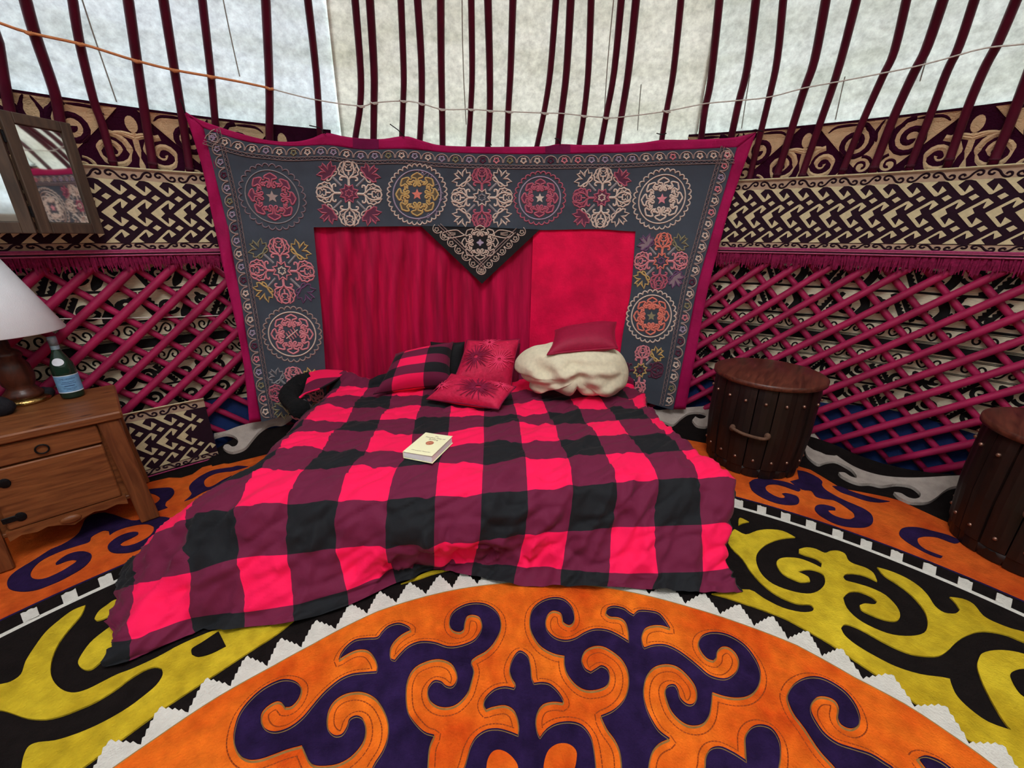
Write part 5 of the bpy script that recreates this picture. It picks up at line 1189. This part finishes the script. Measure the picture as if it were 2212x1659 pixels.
# ---- book on the duvet
bk = [onz1(*p, .405) for p in ((923.2, 931.9), (980.8, 942.7), (930, 984.4), (865.9, 973.6))]
ctr = sum(bk, Vector()) / 4; ax = ((bk[1] - bk[0]) + (bk[2] - bk[3])).normalized(); rz = math.atan2(ax.y, ax.x)
_d = np.hypot(G2[..., 0] - ctr.x, G2[..., 1] - ctr.y); BZ = float(G2[..., 2][_d < .12].max()) + .0015
book = empty('book', (ctr.x, ctr.y, BZ), rz); tag(book, 'cream paperback book lying on the checked duvet', 'book')
bw, bh = .137, .187
PAPER = mat('paper', (240, 238, 236), var=.03, scale=200, bump=.1); COVER = mat('book_cover', (246, 240, 196), rough=.5, var=.02, bump=0)
MB().box(-bw / 2, bw / 2 - .003, -bh / 2 + .002, bh / 2 - .002, .0015, .0275, .002).build('pages', PAPER, book)
MB().box(-bw / 2, bw / 2, -bh / 2, bh / 2, -.001, .001, .0003).build('back_cover', COVER, book)
MB().box(-bw / 2 - .001, -bw / 2 + .001, -bh / 2, bh / 2, -.001, .029, .0003).build('spine', COVER, book)
V = []; nx = 10
for j in (0, 1):
    for i in range(nx + 1):
        x = -bw / 2 + bw * i / nx; zz = .029 + .004 * (i / nx) ** 2; V += [(x, -bh / 2, zz + j * .0012), (x, bh / 2, zz + j * .0012)]
F = []; o2 = 2 * (nx + 1)
for i in range(nx):
    a = 2 * i; F += [(a, a + 1, a + 3, a + 2), (o2 + a, o2 + a + 2, o2 + a + 3, o2 + a + 1), (a, a + 2, o2 + a + 2, o2 + a), (a + 1, o2 + a + 1, o2 + a + 3, a + 3)]
F += [(0, o2, o2 + 1, 1), (2 * nx, 2 * nx + 1, o2 + 2 * nx + 1, o2 + 2 * nx)]
link('front_cover', V, F, COVER, book)
INK = mat('book_ink', (110, 62, 48), var=0, bump=0)
def text_mesh(body, size, m, nm='lettering', parent=None, fn=None):
    c = bpy.data.curves.new(nm, 'FONT'); c.body = body; c.size = size; c.align_x = 'CENTER'; c.resolution_u = 3
    t = bpy.data.objects.new('tmp', c); col.objects.link(t); bpy.context.view_layer.update()
    me = bpy.data.meshes.new_from_object(t.evaluated_get(bpy.context.evaluated_depsgraph_get())); bpy.data.objects.remove(t, do_unlink=True); bpy.data.curves.remove(c)
    for v in me.vertices: v.co = fn(v.co)
    me.materials.clear(); me.materials.append(m); o = bpy.data.objects.new(nm, me); col.objects.link(o); o.parent = parent; return o
for t, sz, y in (('The', .012, .066), ('Timeless Way of', .0145, .050), ('Building', .0145, .035), ('Christopher Alexander', .0095, -.070)):
    text_mesh(t, sz, INK, parent=book, fn=lambda p, y=y: Vector((p.x + .002, p.y + y, .029 + .004 * max(0, (p.x + .002 + bw / 2) / bw) ** 2 + .0016)))
PIC = mat('book_vignette', (196, 120, 92), rough=.5, var=.45, scale=140, bump=0)
MB().lathe([(.0175, 0), (.0175, .0006)], 24, (.002, .006, .0322)).build('cover_vignette', PIC, book)
# ================================================================== NIGHTSTAND, LAMP, BOTTLE
PINE = wood('pine', (96, 50, 25), (134, 78, 42), .45, 'X', 5); PINEV = wood('pine_upright', (92, 48, 25), (124, 70, 38), .45, 'Z', 5)
IRON = mat('black_iron', (24, 22, 24), rough=.5, var=.2, metal=.6)
ns = empty('nightstand', (-1.642, 1.561, 0.014), math.radians(-135)); tag(ns, 'knotty pine nightstand with one drawer and a door', 'nightstand')
Wd, Dp, Ht = .475, .45, .541
MB().box(-.012, Wd + .012, -Dp, .012, Ht - .034, Ht, .006).build('top', PINE, ns)
def leg(x0, x1, y0, y1, fl):
    mb = MB(); mb.box(x0, x1, y0, y1, 0, Ht - .036, .004)
    mb.v = [(v[0] + fl * (1 - v[2] / Ht) ** 1.5 * .022, v[1], v[2]) for v in mb.v]; mb.build('leg', PINEV, ns)
for x0, x1, f_ in ((.004, .07, -1), (Wd - .07, Wd - .004, 1)):
    for y0, y1 in ((-.03, 0), (-Dp + .02, -Dp + .05)): leg(x0, x1, y0, y1, f_)
for x0 in (.008, Wd - .028): MB().box(x0, x0 + .02, -Dp + .05, -.03, .12, Ht - .036, .002).build('side_panel', PINE, ns)
MB().box(.03, Wd - .03, -Dp + .02, -Dp + .035, .12, Ht - .036, .002).build('back_panel', PINE, ns)
MB().box(.03, Wd - .03, -Dp + .03, -.02, .13, .145, .002).build('bottom_shelf', PINE, ns)
MB().box(.05, Wd - .05, -.045, -.028, .125, Ht - .036, .001).build('face_frame', PINE, ns)
dr = MB().box(.074, Wd - .076, -.03, -.004, .420, .500, .004).build('drawer', PINE, ns)
MB().tube([(.235 + .018 * math.cos(g), .004, .455 + .018 * math.sin(g)) for g in np.linspace(0, 2 * math.pi, 17)], .003, 6, caps=False).build('ring_pull', IRON, dr, True)
door = MB().box(.076, Wd - .076, -.03, -.004, .160, .412, .004).build('door', PINE, ns)
for z in (.205, .355):
    h = MB(); h.box(Wd - .118, Wd - .07, -.005, .0, z - .012, z + .012, .002); h.ball((Wd - .118, -.002, z), .016, .004, .02); h.build('hinge', IRON, door)
# scalloped apron with carved shell
P = [(.066, .158), (.066, .115), (.10, .128), (.14, .120), (.17, .128), (.20, .118), (.237, .098), (.275, .118), (.305, .128), (.335, .120), (.375, .128), (.409, .115), (.409, .158)]
Q = [(p[0], p[1]) for p in P]; V = [(x, -.026, z) for x, z in Q] + [(x, -.004, z) for x, z in Q]; k_ = len(Q)
tr = tessellate_polygon([[Vector((x, z, 0)) for x, z in Q]]); F = [t for t in tr] + [tuple(i + k_ for i in reversed(t)) for t in tr] + [(i, (i + 1) % k_, (i + 1) % k_ + k_, i + k_) for i in range(k_)]
ap = link('apron', V, F, PINE, ns)
MB().ball((.24, -.002, .130), .032, .012, .018, 14, 8).build('carved_shell', PINE, ap, True)
# bottle
GLASS = bpy.data.materials.new('green_glass'); GLASS.use_nodes = True; b = GLASS.node_tree.nodes['Principled BSDF']
b.inputs['Base Color'].default_value = (.01, .035, .02, 1); b.inputs['Roughness'].default_value = .06; b.inputs['Transmission Weight'].default_value = .25; b.inputs['IOR'].default_value = 1.5
bo = empty('bottle', (-1.9814, 1.7194, .5555)); tag(bo, 'dark green glass water bottle with blue label on the nightstand', 'bottle')
MB().lathe([(.030, 0), (.037, .004), (.039, .012), (.039, .135), (.036, .155), (.026, .185), (.018, .205), (.0145, .222), (.0135, .250), (.0145, .254), (.0135, .258)], 32).build('glass_body', GLASS, bo, True)
BLULAB = mat('bottle_label', (110, 152, 188), rough=.6, var=.12, scale=60, bump=0); WHL = mat('label_white', (214, 216, 222), rough=.6, var=.05, bump=0); CAP = mat('bottle_cap', (150, 178, 192), rough=.35, var=.1, metal=.5)
lb = MB().lathe([(.0396, .032), (.0396, .108)], 32, cap=False).build('label', BLULAB, bo, True)
MB().lathe([(.0399, .030), (.0399, .034)], 32, cap=False).build('label_edge', WHL, lb, True)
MB().lathe([(.0399, .106), (.0399, .109)], 32, cap=False).build('label_edge', WHL, lb, True)
MB().lathe([(.0148, .240), (.0152, .272), (.014, .276), (.002, .277)], 24).build('cap', CAP, bo, True)
MB().lathe([(.0150, .212), (.0144, .238)], 24, cap=False).build('neck_foil', CAP, bo, True)
# oval neck label and printing, facing the room
fa = math.atan2(-bo.location.y, -bo.location.x)
V = []; F = []
for q in range(5):
    for k in range(20):
        g = 2 * math.pi * k / 20; rr2 = q / 4; a_ = fa - .30 + .62 * rr2 * math.cos(g); z = .170 + .016 * rr2 * math.sin(g); r = float(np.interp(z, [.135, .155, .185, .205], [.039, .036, .026, .018])) + .0012; V.append((r * math.cos(a_), r * math.sin(a_), z))
for q in range(4):
    for k in range(20): a = q * 20 + k; b_2 = q * 20 + (k + 1) % 20; F.append((a, b_2, b_2 + 20, a + 20))
link('neck_label', V, F, WHL, bo)
NAVYI = mat('label_ink', (28, 44, 88), var=0, bump=0)
def around(z, r):
    return lambda p: Vector((r * math.cos(fa + p.x / r), r * math.sin(fa + p.x / r), z + p.y))
text_mesh('S.PELLEGRINO', .0085, NAVYI, parent=lb, fn=around(.090, .0402))
for z, w, hh in ((.078, .5, .0016), (.071, .62, .0016), (.060, .42, .0025), (.050, .55, .0014), (.044, .35, .0014)):
    V = [(.0400 * math.cos(fa + t), .0400 * math.sin(fa + t), zz) for zz in (z, z + hh) for t in np.linspace(-w, w, 9)]
    link('print_line', V, [(i, i + 1, i + 10, i + 9) for i in range(8)], NAVYI, lb)
# lamp
DWOOD = wood('lamp_wood', (46, 20, 14), (82, 40, 26), .35, 'Z', 5, False); BRASS = mat('brass', (176, 140, 84), rough=.28, var=.15, metal=1.0); SHADE = mat('lamp_shade', (214, 212, 214), rough=.9, var=.03, bump=.15, bscale=300)
lp = empty('table_lamp', (-2.128, 1.660, .5555)); tag(lp, 'table lamp with white cone shade and turned dark wood stem on the nightstand', 'lamp')
MB().lathe([(.075, 0), (.078, .008), (.074, .018), (.06, .024)], 36).build('foot', BRASS, lp, True)
MB().lathe([(.06, .022), (.064, .04), (.05, .055), (.042, .07), (.05, .085), (.056, .12), (.05, .165), (.038, .195), (.044, .21), (.038, .225), (.02, .24), (.018, .29)], 36).build('stem', DWOOD, lp, True)
MB().lathe([(.014, .28), (.016, .33), (.016, .36)], 16).build('socket', BRASS, lp, True)
sh = MB().lathe([(.198, .305), (.200, .308), (.085, .600), (.083, .600), (.195, .31)], 48, cap=False).build('shade', SHADE, lp, True)
for g in (0, 2.09, 4.19): MB().tube([(.012 * math.cos(g), .012 * math.sin(g), .575), (.084 * math.cos(g), .084 * math.sin(g), .59)], .002, 5).build('spider', BRASS, lp)
MB().tube([(0, 0, .36), (0, 0, .585)], .003, 6).build('harp', BRASS, lp)
# dark cloth bundles beside the lamp foot
DK = mat('dark_cloth', (20, 16, 22), var=.3, scale=30)
for nm, lab, (x, y), (a_, b_, c_2) in (('dark_pouch', 'small black pouch lying at the left of the lamp foot', (2, 886), (.045, .04, .04)), ('dark_bundle', 'small dark bundle between lamp foot and bottle', (100, 848), (.032, .026, .026))):
    q = onz1(x, y, .575); mb = MB(); mb.ball((0, 0, c_2 * .8), a_, b_, c_2, 24, 14)
    V = [Vector(v) * (1 + .14 * noise.noise(Vector(v) * 40)) for v in mb.v]; V = [Vector((v.x, v.y, max(v.z, .0))) for v in V]
    o = link(nm, V, mb.f, DK, None, True); o.location = (q.x, q.y, .5555); tag(o, lab, 'pouch' if 'pouch' in nm else 'bundle')

# ================================================================== MIRROR
MWOOD = wood('mirror_frame_wood', (58, 44, 34), (84, 64, 50), .55, 'Z', 4, False)
MIR = bpy.data.materials.new('mirror_glass'); MIR.use_nodes = True; b = MIR.node_tree.nodes['Principled BSDF']
b.inputs['Base Color'].default_value = (.86, .88, .87, 1); b.inputs['Metallic'].default_value = 1; b.inputs['Roughness'].default_value = .03
mr = empty('folding_mirror', (0, 0, 1.25)); tag(mr, 'folding wooden framed mirror hung on the wall beside the patterned band', 'mirror')
def leafm(P0, P1, z0, z1, nm):
    ex = (P1 - P0); w = ex.length; ex.normalize(); ez = Vector((0, 0, 1)); ny = ex.cross(ez).normalized()
    def pt(x, z, d): return P0 + ex * x + ny * d + Vector((0, 0, z - P0.z))
    fw = .038
    def bar(x0, x1, za, zb, nm2, m=MWOOD, d0=-.008, d1=.012):
        V = [pt(x, z, d) for d in (d0, d1) for x, z in ((x0, za), (x1, za), (x1, zb), (x0, zb))]
        F = [(0, 3, 2, 1), (4, 5, 6, 7), (0, 1, 5, 4), (1, 2, 6, 5), (2, 3, 7, 6), (3, 0, 4, 7)]
        o = link(nm2, V, F, m); adopt(o, mr)
        bv = o.modifiers.new('b', 'BEVEL'); bv.width = .003; bv.segments = 2; return o
    bar(0, fw, z0, z1, 'stile'); bar(w - fw, w, z0, z1, 'stile'); bar(fw, w - fw, z1 - fw, z1, 'rail'); bar(fw, w - fw, z0, z0 + fw * 1.1, 'rail')
    bar(fw, w - fw, z0 + fw * 1.1, z1 - fw, 'mirror_pane', MIR, -.004, .003)
PR = Vector(onrev([(222, 504)], [(0, 2.90), (3, 2.90)])[0]); PR.z = 1.25
d2 = rays([(86, 504)])[0][:2]; dr_ = np.array([.24, .97]); dr_ /= np.hypot(*dr_)
t_, s_ = np.linalg.solve(np.array([[d2[0], dr_[0]], [d2[1], dr_[1]]]), np.array([PR.x, PR.y])); PL = Vector((d2[0] * t_, d2[1] * t_, 1.25))
leafm(PL, PR, 1.248, 1.678, 'right')
PL2 = PL + Vector((-.235, -.135, 0)); leafm(PL2, PL + Vector((-.004, -.004, 0)), 1.248, 1.70, 'left')
adopt(MB().tube([PL + Vector((0, 0, .06)), PL + Vector((0, 0, .10))], .006, 8).build('hinge', IRON), mr)
adopt(MB().tube([PL + Vector((0, 0, .32)), PL + Vector((0, 0, .36))], .006, 8).build('hinge', IRON), mr)
q = PR * .5 + PL * .5; th_ = theta(q)
adopt(MB().tube([Vector((q.x, q.y, 1.67)), cyl(th_, 1.70, 2.99)], .003, 5).build('hanging_wire', IRON), mr)

# ================================================================== STAVE BARRELS
STAVE = wood('stave_wood', (20, 10, 8), (40, 20, 15), .5, 'Z', 4, True); LIDW = wood('lid_wood', (62, 28, 21), (104, 54, 40), .32, 'X', 5, False); STUD = mat('stud', (150, 112, 96), rough=.35, var=.1, metal=.8); ROPE = mat('handle_rope', (96, 66, 50), var=.25, scale=60, bump=.4)
def barrel(loc, rz, label, H_=.54, rb=.235, rt=.252, lid=.272):
    e = empty('stave_barrel', loc, rz); tag(e, label, 'barrel', 'stave barrels')
    n = 18
    for k in range(n):
        a0 = 2 * math.pi * (k + .03) / n; a1 = 2 * math.pi * (k + .97) / n; prd = .004 * math.sin(k * 2.7)
        V = []; F = []; rows = [(.0, rb - .004), (.05, rb), (.055, rb + .006), (.25, (rb + rt) / 2 + .012), (.46, rt + .003), (H_ - .03, rt)]
        for z, r in rows:
            for j in range(4):
                g = a0 + (a1 - a0) * j / 3; q = r + prd + (.004 if j in (1, 2) else 0); V.append((q * math.cos(g), q * math.sin(g), z))
            for j in range(4):
                g = a1 - (a1 - a0) * j / 3; V.append(((r - .02) * math.cos(g), (r - .02) * math.sin(g), z))
        m = len(rows)
        for i in range(m - 1):
            for j in range(8): a = i * 8 + j; b2 = i * 8 + (j + 1) % 8; F.append((a, b2, b2 + 8, a + 8))
        F.append(tuple(reversed(range(8)))); F.append(tuple((m - 1) * 8 + j for j in range(8)))
        st = link('stave', V, F, STAVE, e)
        g = (a0 + a1) / 2
        for z, r in ((.105, rb + .014), (.435, rt + .012)):
            MB().ball(((r + prd - .002) * math.cos(g), (r + prd - .002) * math.sin(g), z), .0085, n=8, m=5).build('stud', STUD, st, True)
    MB().lathe([(rb - .012, .0), (rb - .006, .012), (rb + .002, .05), (rb - .02, .05)], 48).build('plinth', STAVE, e, True)
    MB().lathe([(lid - .01, H_ - .03), (lid, H_ - .024), (lid, H_ - .004), (lid - .008, H_), (.0001, H_)], 56).build('lid', LIDW, e, True)
    hp = [(rb + .012, -.085, .262), (rb + .038, -.075, .268), (rb + .045, -.03, .258), (rb + .045, .03, .254), (rb + .038, .075, .256), (rb + .012, .085, .262)]
    h = MB().tube([Vector(q) for q in smooth_open(hp, 4)], .009, 8).build('handle', ROPE, e, True)
    for y in (-.082, .082): MB().ball((rb + .016, y, .264), .016, .016, .02).build('handle_knot', ROPE, h, True)
    return e
b1 = (1.415, 2.145, .014); barrel(b1, math.atan2(-b1[1], -b1[0]) - .10, 'dark wooden stave barrel with round lid standing beside the bed')
b2 = (2.17, 1.39, .014); barrel(b2, math.atan2(-b2[1], -b2[0]) + .2, 'dark wooden stave barrel standing apart in the shadow near the wall')
